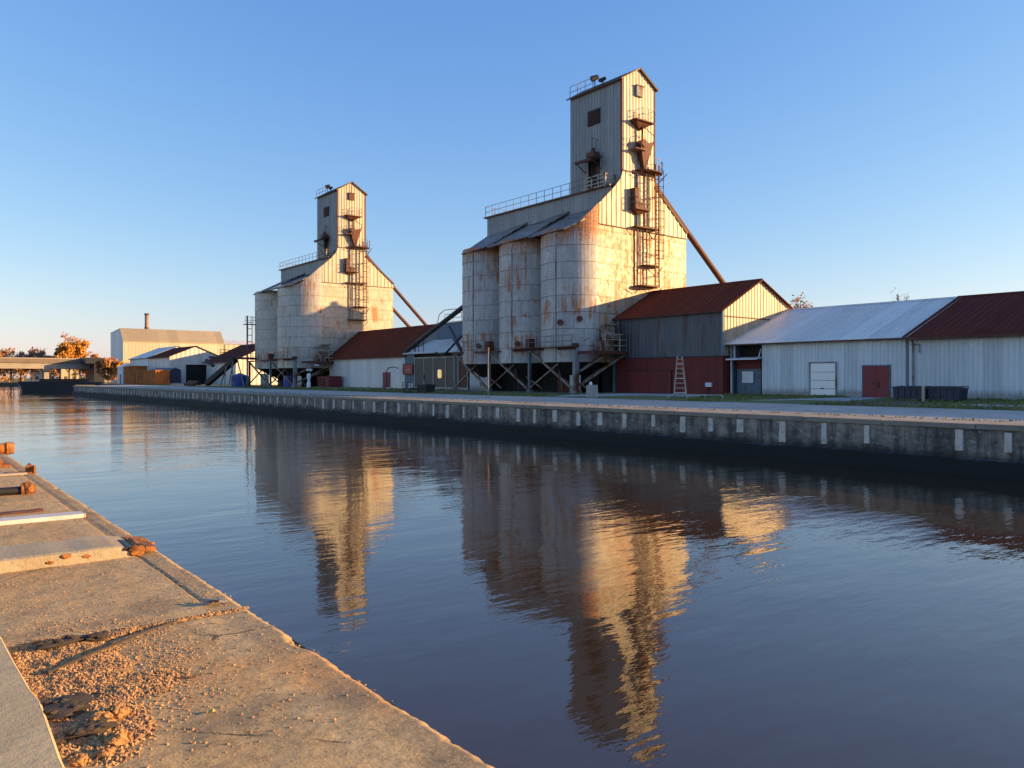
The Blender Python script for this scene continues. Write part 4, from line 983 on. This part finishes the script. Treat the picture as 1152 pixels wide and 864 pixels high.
dirt = struct(sheet('dirt_patch', concrete('bare brown earth', (.075, .05, .035), .6), [[(37, 17, gz(37)+.006), (46, 19, 1.806)], [(37, 21.3, gz(37)+.006), (46, 23.2, 1.806)]]))
dirt2 = struct(sheet('yard_dirt', concrete('brown yard earth', (.12, .10, .075), .6, speck=.6), [[(40, 46.6, 1.805), (54, 46.6, 1.805)], [(39, 69.5, 1.805), (54, 69.5, 1.805)]]))

# grass tufts along the walls and the road edge
m = MB(); rg = random.Random(31)
def tuft(x, y, hh):
    for b in range(4):
        a = rg.uniform(0, 2*PI); w = .02+hh*.1; h = hh*rg.uniform(.5, 1.2); lx_, ly_ = math.cos(a)*w, math.sin(a)*w
        ox_, oy_ = rg.uniform(-.1, .1), rg.uniform(-.1, .1); z = gz(x)
        m.face([(x+ox_-lx_, y+oy_-ly_, z), (x+ox_+lx_, y+oy_+ly_, z), (x+ox_+rg.uniform(-.5, .5)*h, y+oy_+rg.uniform(-.5, .5)*h, z+h)], [(0, 0), (1, 0), (.5, 1)])
def ok_t(x, y):
    if x < 36.6: return False
    if 36 <= x <= 52 and 30.2+(x-36)*.45 < y < 42+(x-36)*.3: return False
    if 21.2+(x-36)*.18 < y < 27.2: return False
    return True
for i in range(9000):
    y = rg.uniform(8, 105)
    if rg.random() < .25: x = 52.3-abs(rg.gauss(0, .35))
    elif rg.random() < .2: x = 36.6+abs(rg.gauss(0, .5))
    else: x = rg.uniform(36.6, 52)
    if 46.5 < y < 69 and x > 44: continue
    if ok_t(x, y): tuft(x, y, rg.uniform(.06, .2))
for i in range(1500):
    y = rg.uniform(8, 120); x = 29.75+rg.gauss(0, .2); 
    if rg.random() < .5: tuft(x, y, rg.uniform(.03, .09))
o = m.build('grass', leafmat('grass blades', (.08, .11, .02), (.20, .20, .045))); tag(o, 'short green and yellow grass tufts on the far yard', 'grass', kind='stuff')

# far quay wall
W = thing('quay_wall', 'long stained concrete quay wall with pale posts along the far bank', 'quay wall', (27.3, 0, 0))
def wallmat():
    k = Nt('stained quay concrete')
    a = k.noise(k.map('UV', (.7, 1.1, 1)), 1, 7, .8); b = k.noise(k.map('UV', (3, 3.4, 1)), 1, 7, .8); v = k.noise(k.map('UV', (3.2, .35, 1)), 1, 5, .7)
    sx = k.n.new('ShaderNodeSeparateXYZ'); k.lk(k.tc.outputs['UV'], sx.inputs[0])
    col = k.mix(k.ramp(a, .40, .60), (.095, .082, .07), (.36, .31, .245))
    col = k.mix(k.ramp(v, .44, .62, 0, .8), col, (.045, .042, .04))
    col = k.mix(k.ramp(b, .56, .66, 0, .8), col, (.46, .42, .36))
    wet = k.ramp(k.math('ADD', sx.outputs[1], k.math('MULTIPLY', a, .5)), 1.1, .75)
    col = k.mix(k.math('MINIMUM', k.math('MAXIMUM', wet, 0), 1), col, (.012, .011, .010))
    return k.out(col, .8, 0, k.bump(b, .7, .04))
M['quaywall'] = wallmat()
YQ0, YQ1 = -80, 165
def wf(m):
    n = 60
    for i in range(n):
        a = YQ0+(YQ1-YQ0)*i/n; b = YQ0+(YQ1-YQ0)*(i+1)/n
        m.face([(.0, b, -1.2), (.0, a, -1.2), (.0, a, 1.5), (.0, b, 1.5)], [(b, -1.2), (a, -1.2), (a, 1.5), (b, 1.5)])
    m.face([(0, YQ1, -1.2), (13, YQ1, -1.2), (13, YQ1, 1.5), (0, YQ1, 1.5)])
part('wall_face', M['quaywall'], W, wf)
part('coping', concrete('coping stone', (.24, .21, .165), .8, speck=.5), W, lambda m: [m.box(-.07, .45, YQ0+3*k, YQ0+3*k+2.975, 1.5, 1.66+.006*((k*7) % 3)) for k in range(int((YQ1-YQ0)/3)+1)])
part('coping_backing', M['verge'], W, lambda m: m.box(.02, .42, YQ0, YQ1, 1.505, 1.62))
def ledge(m):
    n = 120
    def o(y): return .32+.10*mnoise.noise(V((y*.25, 0, 0)))
    for i in range(n):
        a = YQ0+(YQ1-YQ0)*i/n; b = YQ0+(YQ1-YQ0)*(i+1)/n
        za, zb = .50+.08*mnoise.noise(V((a*.3, 3, 0))), .50+.08*mnoise.noise(V((b*.3, 3, 0)))
        m.face([(-o(b), b, -1.2), (-o(a), a, -1.2), (-o(a), a, za), (-o(b), b, zb)], [(b, -1), (a, -1), (a, .5), (b, .5)])
        m.face([(-o(b), b, zb), (-o(a), a, za), (0.01, a, za+.06), (0.01, b, zb+.06)], [(b, .45), (a, .45), (a, .7), (b, .7)])
part('footing', M['quaywall'], W, ledge)
M['pad'] = concrete('pale post concrete', (.55, .50, .42), 2.2, stain=(.12, .09, .06), amt=.85)
pads = []
pm = None
y = 9.05; k = 0; rp = random.Random(7)
while y < 160 and k < 98:
    if not (12.0 < y < 12.6):
        h = rp.uniform(.52, .82); w = rp.uniform(.09, .17)
        m = MB(); t0 = 1.46-rp.uniform(0, .04)
        m.hexa([(-.085, y-w, t0-h), (0, y-w, t0-h), (0, y+w, t0-h), (-.085, y+w, t0-h)], [(-.07, y-w*.95, t0), (0, y-w*.95, t0), (0, y+w*.95, t0), (-.07, y+w*.95, t0)])
        m.build('post', M['pad'], W)
    y += 1.66+rp.uniform(-.28, .28); k += 1

# water
def water():
    k = Nt('brown canal water')
    co = k.tc.outputs['Object']
    rot = math.radians(38.9)
    a = k.noise(k.map('Object', (.55, 2.1, 1), rot=(0, 0, rot)), 1.0, 3, .5)
    b = k.noise(k.map('Object', (1.6, 5.2, 1), rot=(0, 0, rot+.15)), 1.0, 3, .55)
    c = k.noise(k.map('Object', (.12, .35, 1), rot=(0, 0, rot-.1)), 1.0, 2, .5)
    patch = k.noise(k.map('Object', (.05, .08, 1), rot=(0, 0, rot)), 1.0, 4, .6)
    st = k.ramp(patch, .38, .62, .45, 1.5)
    h = k.math('ADD', k.math('ADD', k.math('MULTIPLY', a, .0085), k.math('MULTIPLY', b, .0046)), k.math('MULTIPLY', c, .02))
    h = k.math('MULTIPLY', h, st)
    bp = k.n.new('ShaderNodeBump'); bp.inputs['Strength'].default_value = 1; bp.inputs['Distance'].default_value = 1.
    k.lk(h, bp.inputs['Height'])
    k.p.inputs['IOR'].default_value = 1.62
    return k.out((.048, .030, .016), .006, 0, bp.outputs[0])
m = MB(); m.face([(-900, -200, 0), (900, -200, 0), (900, 352.5, 0), (-900, 352.5, 0)])
struct(m.build('water', water()))

# near quay
M['nq'] = concrete('sandy quay concrete', (.34, .265, .195), 1., stain=(.20, .155, .115), amt=.6, speck=.6, tint=(.40, .25, .13), bs=.8)
M['nqedge'] = concrete('grey brown edge concrete', (.29, .235, .185), 1.2, stain=(.15, .12, .10), amt=.7, speck=.75, bs=.9)
M['nqband'] = concrete('pale worn band', (.42, .335, .25), 1.2, stain=(.30, .22, .15), amt=.5, speck=.4, bs=.6)
M['nqslab'] = concrete('smooth grey slab', (.48, .375, .20), 1.6, stain=(.30, .22, .14), amt=.6, speck=.4, bs=.5)
M['crack'] = flat('dirt filled crack', (.035, .028, .022), .95)
def nqmat():
    k = Nt('worn quay concrete'); co = k.map('Object')
    sx = k.n.new('ShaderNodeSeparateXYZ'); k.lk(k.tc.outputs['Object'], sx.inputs[0])
    wob = k.math('MULTIPLY', k.math('SUBTRACT', k.noise(k.map('Object', (5, 2.5, 1)), 1, 5, .7), .5), .10)
    X = k.math('ADD', sx.outputs[0], wob)
    a = k.noise(co, 1.1, 6, .65); b = k.noise(co, 17, 5, .8); d = k.noise(co, 75, 3, .75); e = k.noise(k.map('Object', loc=(3, 8, 0)), 2.3, 6, .7)
    base = k.mix(k.ramp(a, .3, .7), (.50, .32, .17), (.70, .46, .25))
    base = k.mix(k.ramp(e, .48, .68, 0, .55), base, (.40, .29, .21))
    band = k.math('MULTIPLY', k.ramp(X, 1.50, 1.56), k.ramp(X, 1.73, 1.70))
    base = k.mix(k.math('MULTIPLY', band, .7), base, k.mix(k.ramp(e, .3, .7), (.72, .50, .30), (.60, .42, .26)))
    edge = k.ramp(X, 1.735, 1.77)
    base = k.mix(k.math('MULTIPLY', edge, .85), base, k.mix(k.ramp(a, .35, .65), (.33, .24, .17), (.48, .34, .22)))
    base = k.mix(k.ramp(k.noise(k.map('Object', (1, 1, 1), loc=(11, 4, 0)), .9, 6, .7), .55, .66, 0, .6), base, (.62, .31, .115))
    base = k.mix(k.ramp(b, .42, .66, 0, .6), base, (.13, .095, .07))
    base = k.mix(k.ramp(d, .56, .66, 0, .75), base, (.80, .55, .32))
    base = k.mix(k.ramp(d, .40, .33, 0, .7), base, (.09, .065, .05))
    vo = k.n.new('ShaderNodeTexVoronoi'); vo.feature = 'DISTANCE_TO_EDGE'; vo.inputs['Scale'].default_value = .62
    mp = k.n.new('ShaderNodeMix'); mp.data_type = 'VECTOR'; mp.inputs[0].default_value = .13
    nn = k.n.new('ShaderNodeTexNoise'); nn.inputs['Scale'].default_value = 3.; nn.inputs['Detail'].default_value = 6; nn.inputs['Roughness'].default_value = .7
    k.lk(co, nn.inputs['Vector']); k.lk(co, mp.inputs[4]); k.lk(nn.outputs['Color'], mp.inputs[5]); k.lk(mp.outputs[1], vo.inputs['Vector'])
    ck = k.math('MULTIPLY', k.ramp(vo.outputs['Distance'], .006, .002), k.ramp(k.noise(k.map('Object', loc=(2, 6, 0)), 1.1, 3), .53, .6))
    base = k.mix(k.math('MULTIPLY', ck, .85), base, (.05, .035, .025))
    w = k.noise(k.map('Object', (.8, 1.2, 1), loc=(0, 3, 7)), 1, 4, .6)
    base = k.mix(k.ramp(w, .58, .66, 0, .5), base, (.17, .13, .105))
    nb = k.bump(b, .55, .010); nb = k.bump(d, .5, .003, nb); nb = k.bump(k.math('SUBTRACT', 0, ck), .8, .008, nb)
    base = k.mix(1., base, (1., .99, .74), 'MULTIPLY')
    return k.out(base, .9, 0, nb)
M['nq'] = nqmat()
def nz(x, y):
    return QZ+.008*mnoise.noise(V((x*1.3, y*1.3, 0)))+.004*mnoise.noise(V((x*6, y*6, 3)))
def grid(name, mat, x0, x1, y0, y1, step, off=0, fx=None):
    nx = max(1, int((x1-x0)/step)); ny = max(1, int((y1-y0)/step)); vs = []; fs = []
    for j in range(ny+1):
        for i in range(nx+1):
            x = x0+(x1-x0)*i/nx; y = y0+(y1-y0)*j/ny; vs.append((x, y, nz(x, y)+off+(fx(x, y) if fx else 0)))
    for j in range(ny):
        for i in range(nx):
            a = j*(nx+1)+i; fs.append((a, a+1, a+nx+2, a+nx+1))
    me = bpy.data.meshes.new(name); me.from_pydata(vs, [], fs); me.materials.append(mat)
    for p in me.polygons: p.use_smooth = True
    ob = bpy.data.objects.new(name, me); COL.objects.link(ob); return struct(ob)
# one deck, with sunk joints where the slabs meet
JY = [5.32, 11.6, 15.35, 20.5, 26.5]
def joints(x, y):
    d = 0
    for jy in JY:
        yy = jy+.02*math.sin(x*5)+.015*mnoise.noise(V((x*8, jy, 0)))
        if abs(y-yy) < .018: d -= .022*(1-abs(y-yy)/.018)
    if 1.30 < x: 
        xx = 1.755+.006*mnoise.noise(V((y*5, 0, 0)))
        if abs(x-xx) < .010 and y > 5.7: d -= .012
    e = 1.95+.014*mnoise.noise(V((y*3, 2, 0)))+.014*mnoise.noise(V((y*17, 2, 0)))-.03*max(0, mnoise.noise(V((y*1.9, 7, 0)))-.25)/.3
    if x > e-.03: d -= (x-e+.03)*.6
    return d
grid('quay_deck', M['nq'], .45, 1.97, 2.2, 8.4, .011, 0, joints)
grid('quay_deck', M['nq'], .45, 1.97, 8.4, 21, .03, 0, joints)
sheet('quay_deck', M['nq'], [[(-60, -30, QZ-.002), (.46, -30, QZ-.002)], [(-60, 2.2, QZ-.002), (.46, 2.2, QZ-.002)], [(-60, 21, QZ-.002), (.46, 21, QZ-.002)]])
sheet('quay_deck', M['nq'], [[(-60, 21, QZ-.002), (1.96, 21, QZ-.002)], [(-60, 352, QZ-.002), (1.96, 352, QZ-.002)]])
sheet('quay_deck', M['nq'], [[(.46, -30, QZ-.002), (1.96, -30, QZ-.002)], [(.46, 2.2, QZ-.002), (1.96, 2.2, QZ-.002)]])
struct(sheet('quay_face', M['quaywall'], [[(1.965, -30, -1), (1.965, -30, QZ-.03)], [(1.965, 352, -1), (1.965, 352, QZ-.03)]]))
# raised slab bottom left
T = thing('concrete_slab', 'smooth grey raised concrete slab at the bottom left corner', 'slab')
T.location = (.55, 4, QZ)
def rs(m):
    pts = [(0, -2.5), (-.01, -.4), (.012, .3), (-.005, .5), (-.02, 1.0), (-.03, 1.55), (-2.6, 1.75), (-2.6, -2.5)]
    m.hexa([(x, y, -.02) for x, y in pts], [(x, y, .055) for x, y in pts])
part('slab', M['nqslab'], T, rs)
def chamf(m):
    q = [(0, -2.5), (-.01, -.4), (.012, .3), (-.005, .5), (-.02, 1.0), (-.03, 1.55)]
    for (a, ya), (b, yb) in zip(q[:-1], q[1:]):
        m.hexa([(a+.0003, ya, .0), (a+.014, ya, .0), (a+.014, ya, .038), (a+.0003, ya, .0555)], [(b+.0003, yb, .0), (b+.014, yb, .0), (b+.014, yb, .038), (b+.0003, yb, .0555)])
part('edge_strip', M['nqslab'], T, chamf)

# gravel spill: humps and pebbles
def gravelmat():
    k = Nt('orange gravel'); co = k.map('Object')
    a = k.noise(co, 45, 2, .5); b = k.noise(co, 7, 4, .6); c = k.noise(co, 160, 2, .5)
    col = k.mix(k.ramp(a, .38, .62), (.20, .10, .045), (.60, .34, .13))
    col = k.mix(k.ramp(b, .5, .66, 0, .7), col, (.30, .15, .07))
    col = k.mix(k.ramp(c, .52, .7, 0, .5), col, (.72, .50, .28))
    return k.out(col, .9, 0, k.bump(c, .8, .004))
M['gravel'] = gravelmat()
rg = random.Random(5)
def dens(x, y):
    d = 0
    # wedge between slab edge and joint
    d = max(d, 1.1-((x-.72)/.38)**2-((y-4.85)/.62)**2)
    d = max(d, .9-((x-.95)/.5)**2-((y-5.28-.1*(x-.9))/.10)**2)
    d = max(d, .75-((x-1.5)/.65)**2-((y-5.325)/.04)**2)
    d = max(d, .7-((x-.75)/.3)**2-((y-3.95)/.55)**2)
    d = max(d, .55-((x-1.0)/.4)**2-((y-4.35)/.3)**2)
    return d+.35*mnoise.noise(V((x*5, y*5, 1)))*min(1, d*4) if d > 0 else -.2
def hump(x, y):
    d = max(0, dens(x, y))
    return d*.008+d*.012*mnoise.noise(V((x*9, y*7, 2)))+d*.006*mnoise.noise(V((x*30, y*26, 5)))
m = MB(); nx, ny = 110, 190; x0, x1, y0, y1 = .556, 1.9, 3.3, 5.75
vs = [[None]*(nx+1) for _ in range(ny+1)]
for j in range(ny+1):
    for i in range(nx+1):
        x = x0+(x1-x0)*i/nx; y = y0+(y1-y0)*j/ny; vs[j][i] = (x, y, nz(x, y)+hump(x, y)-.004+(.008*min(1, (dens(x, y)-.3)*3) if dens(x, y) > .3 else -.02))
for j in range(ny):
    for i in range(nx):
        if max(vs[j][i][2], vs[j+1][i+1][2], vs[j][i+1][2], vs[j+1][i][2]) > QZ+.004: m.face([vs[j][i], vs[j][i+1], vs[j+1][i+1], vs[j+1][i]])
def octa(m, p, r):
    a = rg.uniform(0, PI); c, s = math.cos(a)*r, math.sin(a)*r
    q = [(p[0]+c, p[1]+s, p[2]), (p[0]-s*.8, p[1]+c*.8, p[2]+r*.1), (p[0]-c, p[1]-s, p[2]), (p[0]+s*.7, p[1]-c*.7, p[2])]
    t = (p[0]+rg.uniform(-.3, .3)*r, p[1]+rg.uniform(-.3, .3)*r, p[2]+r*.7)
    for i in range(4): m.face([q[i], q[(i+1) % 4], t], [(0, 0), (1, 0), (0, 1)])
cnt = 0
while cnt < 30000:
    x = rg.uniform(.56, 1.95); y = rg.uniform(3.3, 5.8); d = dens(x, y)
    sft = 0
    if d < .05: sft = max(0, .36*math.exp(-(((x-.95)/.42)**2+((y-4.75)/.75)**2)))
    if rg.random() > max(.012, d*1.5, sft*.6): continue
    cnt += 1
    octa(m, (x, y, nz(x, y)+max(0, hump(x, y))+(.004 if d > .3 else 0)), (.0028+.0135*rg.random()**3)*(1.2 if d > .2 else .8))
for i in range(7000):
    x = rg.uniform(.6, 1.93); y = rg.uniform(5.7, 16)
    octa(m, (x, y, nz(x, y)), rg.uniform(.003, .009))
o = m.build('gravel', M['gravel']); tag(o, 'loose orange brown gravel spilled along the quay joint', 'gravel', kind='stuff')

# lumps and chunks
M['lump'] = concrete('ochre lump', (.56, .30, .11), 10, stain=(.3, .15, .06), amt=.4, speck=.5, bs=.9)
lumps = [(.785, 3.71, .045, 'round ochre lump nearest the camera at the end of a dark shadow'), (.76, 3.93, .05, 'knobbly ochre lump behind the round one, left half'), (.84, 4.0, .045, 'knobbly ochre lump behind the round one, right half'),
         (.66, 3.80, .022, 'small ochre lump left of the round one beside the slab'), (.62, 3.62, .028, 'small flat ochre lump close to the slab edge at the bottom'), (.72, 3.62, .03, 'ochre lump at the bottom frame edge below the round one')]
for i, (x, y, r, l) in enumerate(lumps):
    m = MB(); m.blob((0, 0, r*.4), r, 3, .22, i, (1.1, 1.1, .8))
    for k in range(34):
        a = rg.uniform(0, 2*PI); e = rg.uniform(0, 1.3); p = (math.cos(a)*math.cos(e)*r*1.05, math.sin(a)*math.cos(e)*r*1.05, r*.4+math.sin(e)*r*.85)
        m.blob(p, r*rg.uniform(.16, .3), 1, .3, k)
    o = m.build('earth_lump', M['lump'], None, True); o.location = (x, y, QZ); tag(o, l, 'lump', 'ochre lumps by the slab')
M['debris_shade'] = concrete('dark debris and shade', (.075, .055, .04), 5, amt=.5, speck=.5, bs=1.)  # the last two pieces are dark shapes in place of shade by the lumps
for i, (x, y, sx, sy, l) in enumerate(((.80, 5.26, .14, .055, 'dark rotten board fragment in the gravel beside the slab corner'), (1.0, 5.22, .05, .03, 'small dark debris fragment right of the larger one'), (.66, 4.22, .11, .12, 'dark patch standing in for shade between slab and ochre lumps'), (.70, 3.86, .09, .04, 'dark strip standing in for the shadow by the round ochre lump'))):
    m = MB(); m.blob((0, 0, 0), 1, 3, .35, i+40, (sx, sy, .022)); 
    for k in range(16): m.blob((rg.uniform(-.8, .8)*sx, rg.uniform(-.8, .8)*sy, .018), .016, 1, .4, k, (1.5, .8, .6))
    o = m.build('debris', M['debris_shade'], None, True); o.location = (x, y, QZ+.028); tag(o, l, 'debris')
m = MB(); pts = [(0, 0, .012), (.25, .17, .014), (.45, .30, .012), (.62, .42, .010), (.80, .50, .008)]
for i, (a, b) in enumerate(zip(pts[:-1], pts[1:])): m.bar(a, b, .020-.003*i, .014-.002*i)
o = m.build('iron_bar', M['debris_shade']); o.location = (.665, 4.78, QZ+.012); tag(o, 'long dark iron bar lying half buried in the orange gravel', 'bar')
m = MB(); m.hexa([(-.09, -.02, .01), (.0, -.05, .02), (.09, .0, .012), (.0, .05, .012)], [(-.09, -.02, .018), (.0, -.05, .028), (.09, .0, .02), (.0, .05, .02)])
m.bar((-.08, .03, .03), (.05, -.04, .03), .014, .01); m.bar((.02, .045, .034), (.06, -.03, .03), .02, .008)
o = m.build('scrap_plate', M['beam']); o.location = (1.79, 5.56, QZ+.006); o.rotation_euler = (0, 0, -.5); tag(o, 'small grey metal scrap plate near the quay edge', 'scrap metal')
for x, y, l in ((1.22, 4.3, 'tiny dark flake on the grey concrete right of the iron bar'), (1.26, 4.27, 'tiny rust flake on the grey concrete right of the iron bar')):
    m = MB(); m.hexa([(-.02, -.004, 0), (.02, -.006, 0), (.022, .004, 0), (-.018, .005, 0)], [(-.02, -.004, .006), (.02, -.006, .008), (.022, .004, .008), (-.018, .005, .006)])
    o = m.build('rust_flake', M['rustdark']); o.location = (x, y, QZ+.004); tag(o, l, 'flake')
m = MB(); m.face([(-.02, 0, .004), (0, -.016, .012), (.022, .0, .006), (.012, .02, .016), (-.008, .018, .008)]); m.face([(-.02, 0, .003), (0, -.016, .011), (.022, .0, .005), (.012, .02, .015), (-.008, .018, .007)])
o = m.build('leaf', leafmat('yellow leaf', (.5, .38, .05), (.55, .42, .08))); o.location = (1.2, 3.76, QZ+.004); tag(o, 'tiny yellow leaf lying on the grey quay concrete', 'leaf')

# concrete beam with broken rusty end
T = thing('concrete_beam', 'long low concrete beam with a broken rusty end lying across the quay', 'beam', (1.9, 7.82, QZ), math.radians(-2.5))
def beam(m):
    n = 26; L = 4.2; prev = None
    for i in range(n+1):
        x = -.16-L*i/n; w0 = -.30+.012*mnoise.noise(V((x*6, 1, 0))); w1 = .32+.01*mnoise.noise(V((x*5, 2, 0))); h = .105+.008*mnoise.noise(V((x*7, 3, 0)))
        if i == 0: h = .07
        s_ = [(x, w0-.02, -.01), (x, w0+.015*mnoise.noise(V((x*11, 6, 0))), h-.012), (x, w0+.03, h), (x, w1, h), (x, w1+.02, -.01)]
        if prev:
            for k in range(4): m.face([prev[k], prev[k+1], s_[k+1], s_[k]])
        else: m.face(s_)
        prev = s_
M['beamtop'] = concrete('worn beam concrete', (.42, .34, .21), 2, stain=(.40, .21, .06), amt=.6, speck=.6, bs=1.)
part('beam', M['beamtop'], T, beam)
def brk(m):
    rr = random.Random(3)
    for k in range(16): m.blob((-.16-rr.uniform(0, .75)*(k > 6), -.29+rr.uniform(-.03, .02), .03+rr.random()*.05), rr.uniform(.015, .035), 2, .25, k, (1.6, .6, .8))
    m.blob((-.04, .1, .035), .045, 3, .2, 3, (1.6, 1.6, .8)); m.blob((.0, -.02, .03), .04, 3, .2, 5, (1.5, 1.2, .8))
part('rusty_edge', M['rustorange'], T, brk, True)
part('pipe_stub', M['rustorange'], T, lambda m: (m.tube((-.12, -.33, .048), (-.12, .1, .048), .047, 18),))
part('pipe_collar', M['black'], T, lambda m: (m.tube((-.225, -.30, .045), (-.225, .1, .045), .043, 16), m.tube((-.12, -.31, .048), (-.12, -.27, .048), .057, 18)))
part('cap_plate', M['rustorange'], T, lambda m: m.hexa([(-.08, -.3, .03), (.03, -.28, .02), (.03, .28, .02), (-.16, .3, .03)], [(-.1, -.31, .07), (.02, -.27, .06), (.02, .27, .06), (-.16, .3, .078)]))
# pale plank
T = thing('timber_plank', 'pale bleached timber plank lying across the quay behind the concrete beam', 'plank', (1.76, 10.08, QZ), math.radians(-3))
part('board', M['wood2'] if 'wood2' in M else flat('bleached timber', (.60, .58, .55), .8, var=.15, scale=5), T, lambda m: m.hexa([(-4, -.17, 0), (0, -.12, 0), (0, .1, 0), (-4, .17, 0)], [(-4, -.17, .05), (0, -.12, .045), (0, .1, .045), (-4, .17, .05)]))
part('end_cap', M['nqband'], T, lambda m: m.box(.003, .02, -.12, .1, 0, .045))
T = thing('iron_rail', 'thin rusty iron strip lying behind the bleached plank', 'strip', (1.45, 10.75, QZ), math.radians(2))
part('strip', M['rustdark'], T, lambda m: m.box(-.55, 0, -.06, .05, 0, .03)); part('worn_strip', M['nqband'], T, lambda m: m.box(-3, -.56, -.04, .02, 0, .03))
# lying pipe with flange
T = thing('drain_pipe', 'black pipe lying on the quay with an orange rusted end', 'pipe', (1.55, 12.5, QZ), math.radians(-2))
part('pipe', M['black'], T, lambda m: m.tube((-4, 0, .055), (-.1, 0, .055), .055, 16)); part('flange', M['rustorange'], T, lambda m: (m.tube((-.12, 0, .07), (.0, 0, .07), .085, 18), m.tube((0, 0, .07), (.05, 0, .07), .06, 16), m.blob((-.04, -.02, .08), .09, 3, .14, 3, (.8, 1, 1))), True)
part('timber_packing', M['rustorange'], T, lambda m: m.box(-4, -.15, .08, .16, 0, .07))
# mooring bracket
T = thing('mooring_bracket', 'small upright rusty mooring bracket at the quay edge', 'bracket', (1.86, 15.2, QZ))
part('plate', M['rustorange'], T, lambda m: (m.prism([(-.05, -.03, 0), (.07, -.03, 0), (.05, -.03, .12), (.0, -.03, .17), (-.06, -.03, .1)], (0, .07, 0)), m.prism([(.05, -.12, 0), (.08, -.12, 0), (.08, .12, 0), (.05, .12, 0)], (0, 0, .12))))
part('base', M['rustorange'], T, lambda m: m.box(-.32, .09, -.1, .1, 0, .025))
T = thing('threshold_strip', 'flat pale stone strip across the quay behind the black pipe', 'strip', (1.8, 15.05, QZ))
part('strip', M['nqband'], T, lambda m: m.box(-6, 0, -.07, .07, 0, .03)); part('sill', M['nqslab'], T, lambda m: m.box(-6, -.3, .075, .5, 0, .022))
# winch at the left frame edge
T = thing('mooring_winch', 'orange rusted mooring winch with grey box at the left frame edge', 'winch', (1.72, 16.9, QZ))
part('drum', M['rustorange'], T, lambda m: (m.tube((-2.2, 0, .30), (.0, 0, .30), .10, 18), m.tube((-.02, 0, .30), (.10, 0, .30), .125, 18, .10)), True)
part('stand', M['rustorange'], T, lambda m: (m.hexa([(-.42, -.45, 0), (-.08, -.45, 0), (-.08, .2, 0), (-.42, .2, 0)], [(-.36, -.4, .22), (-.16, -.4, .22), (-.16, .12, .22), (-.36, .12, .22)]), m.box(-.5, .0, -.5, .3, 0, .04)))
part('gear_box', M['concrete'], T, lambda m: m.box(-1.6, -.44, -.55, -.2, .04, .24))
part('lever', M['black'], T, lambda m: (m.blob((-.55, 0, .42), .11, 3, .2, 3, (1.5, 1, .7)), m.tube((-.9, 0, .40), (-.3, 0, .46), .04, 8)))

# ------------------------------------------------------------------ light, sky, camera
sdir = V((.78, -.62, .19)).normalized()
el = math.asin(sdir.z); az = math.atan2(sdir.x, sdir.y)   # clockwise from +Y
w = bpy.data.worlds.new('World'); S.world = w; w.use_nodes = True
nt = w.node_tree; bg = nt.nodes['Background']
sky = nt.nodes.new('ShaderNodeTexSky'); sky.sky_type = 'NISHITA'; sky.sun_disc = False
sky.sun_elevation = el; sky.sun_rotation = az; sky.altitude = 50; sky.air_density = 1.15; sky.dust_density = .45; sky.ozone_density = 2.2
sp = nt.nodes.new('ShaderNodeSeparateColor'); cb = nt.nodes.new('ShaderNodeCombineColor'); nt.links.new(sky.outputs[0], sp.inputs[0])
for ch, (pw, ml) in enumerate(((1.084, .4986), (.839, .6775), (.474, 1.372))):     # gentle tone curve: clear autumn sky, pale at the horizon
    a_ = nt.nodes.new('ShaderNodeMath'); a_.operation = 'POWER'; a_.inputs[1].default_value = pw
    b_ = nt.nodes.new('ShaderNodeMath'); b_.operation = 'MULTIPLY'; b_.inputs[1].default_value = ml
    nt.links.new(sp.outputs[ch], a_.inputs[0]); nt.links.new(a_.outputs[0], b_.inputs[0]); nt.links.new(b_.outputs[0], cb.inputs[ch])
nt.links.new(cb.outputs[0], bg.inputs[0]); bg.inputs[1].default_value = .15
sl = bpy.data.lights.new('Sun', 'SUN'); sl.energy = 4.1; sl.angle = math.radians(.5); sl.color = (1, .62, .26)
so = bpy.data.objects.new('Sun', sl); COL.objects.link(so); so.location = (60, -40, 40)
so.rotation_euler = (-sdir).to_track_quat('-Z', 'Y').to_euler()
cd = bpy.data.cameras.new('Camera'); cam = bpy.data.objects.new('Camera', cd); COL.objects.link(cam)
cam.location = (0, 0, CAMZ); cam.rotation_euler = (PI/2, 0, -math.atan2(703, 870))
cd.sensor_width = 36; cd.lens = 36*870/1152; cd.shift_y = -7/1152; cd.clip_end = 6000; cd.clip_start = .1
S.camera = cam
vs_ = S.view_settings; vs_.view_transform = 'Standard'; vs_.look = 'None'; vs_.gamma = 1; vs_.exposure = 1.3
S.render.engine = 'CYCLES'
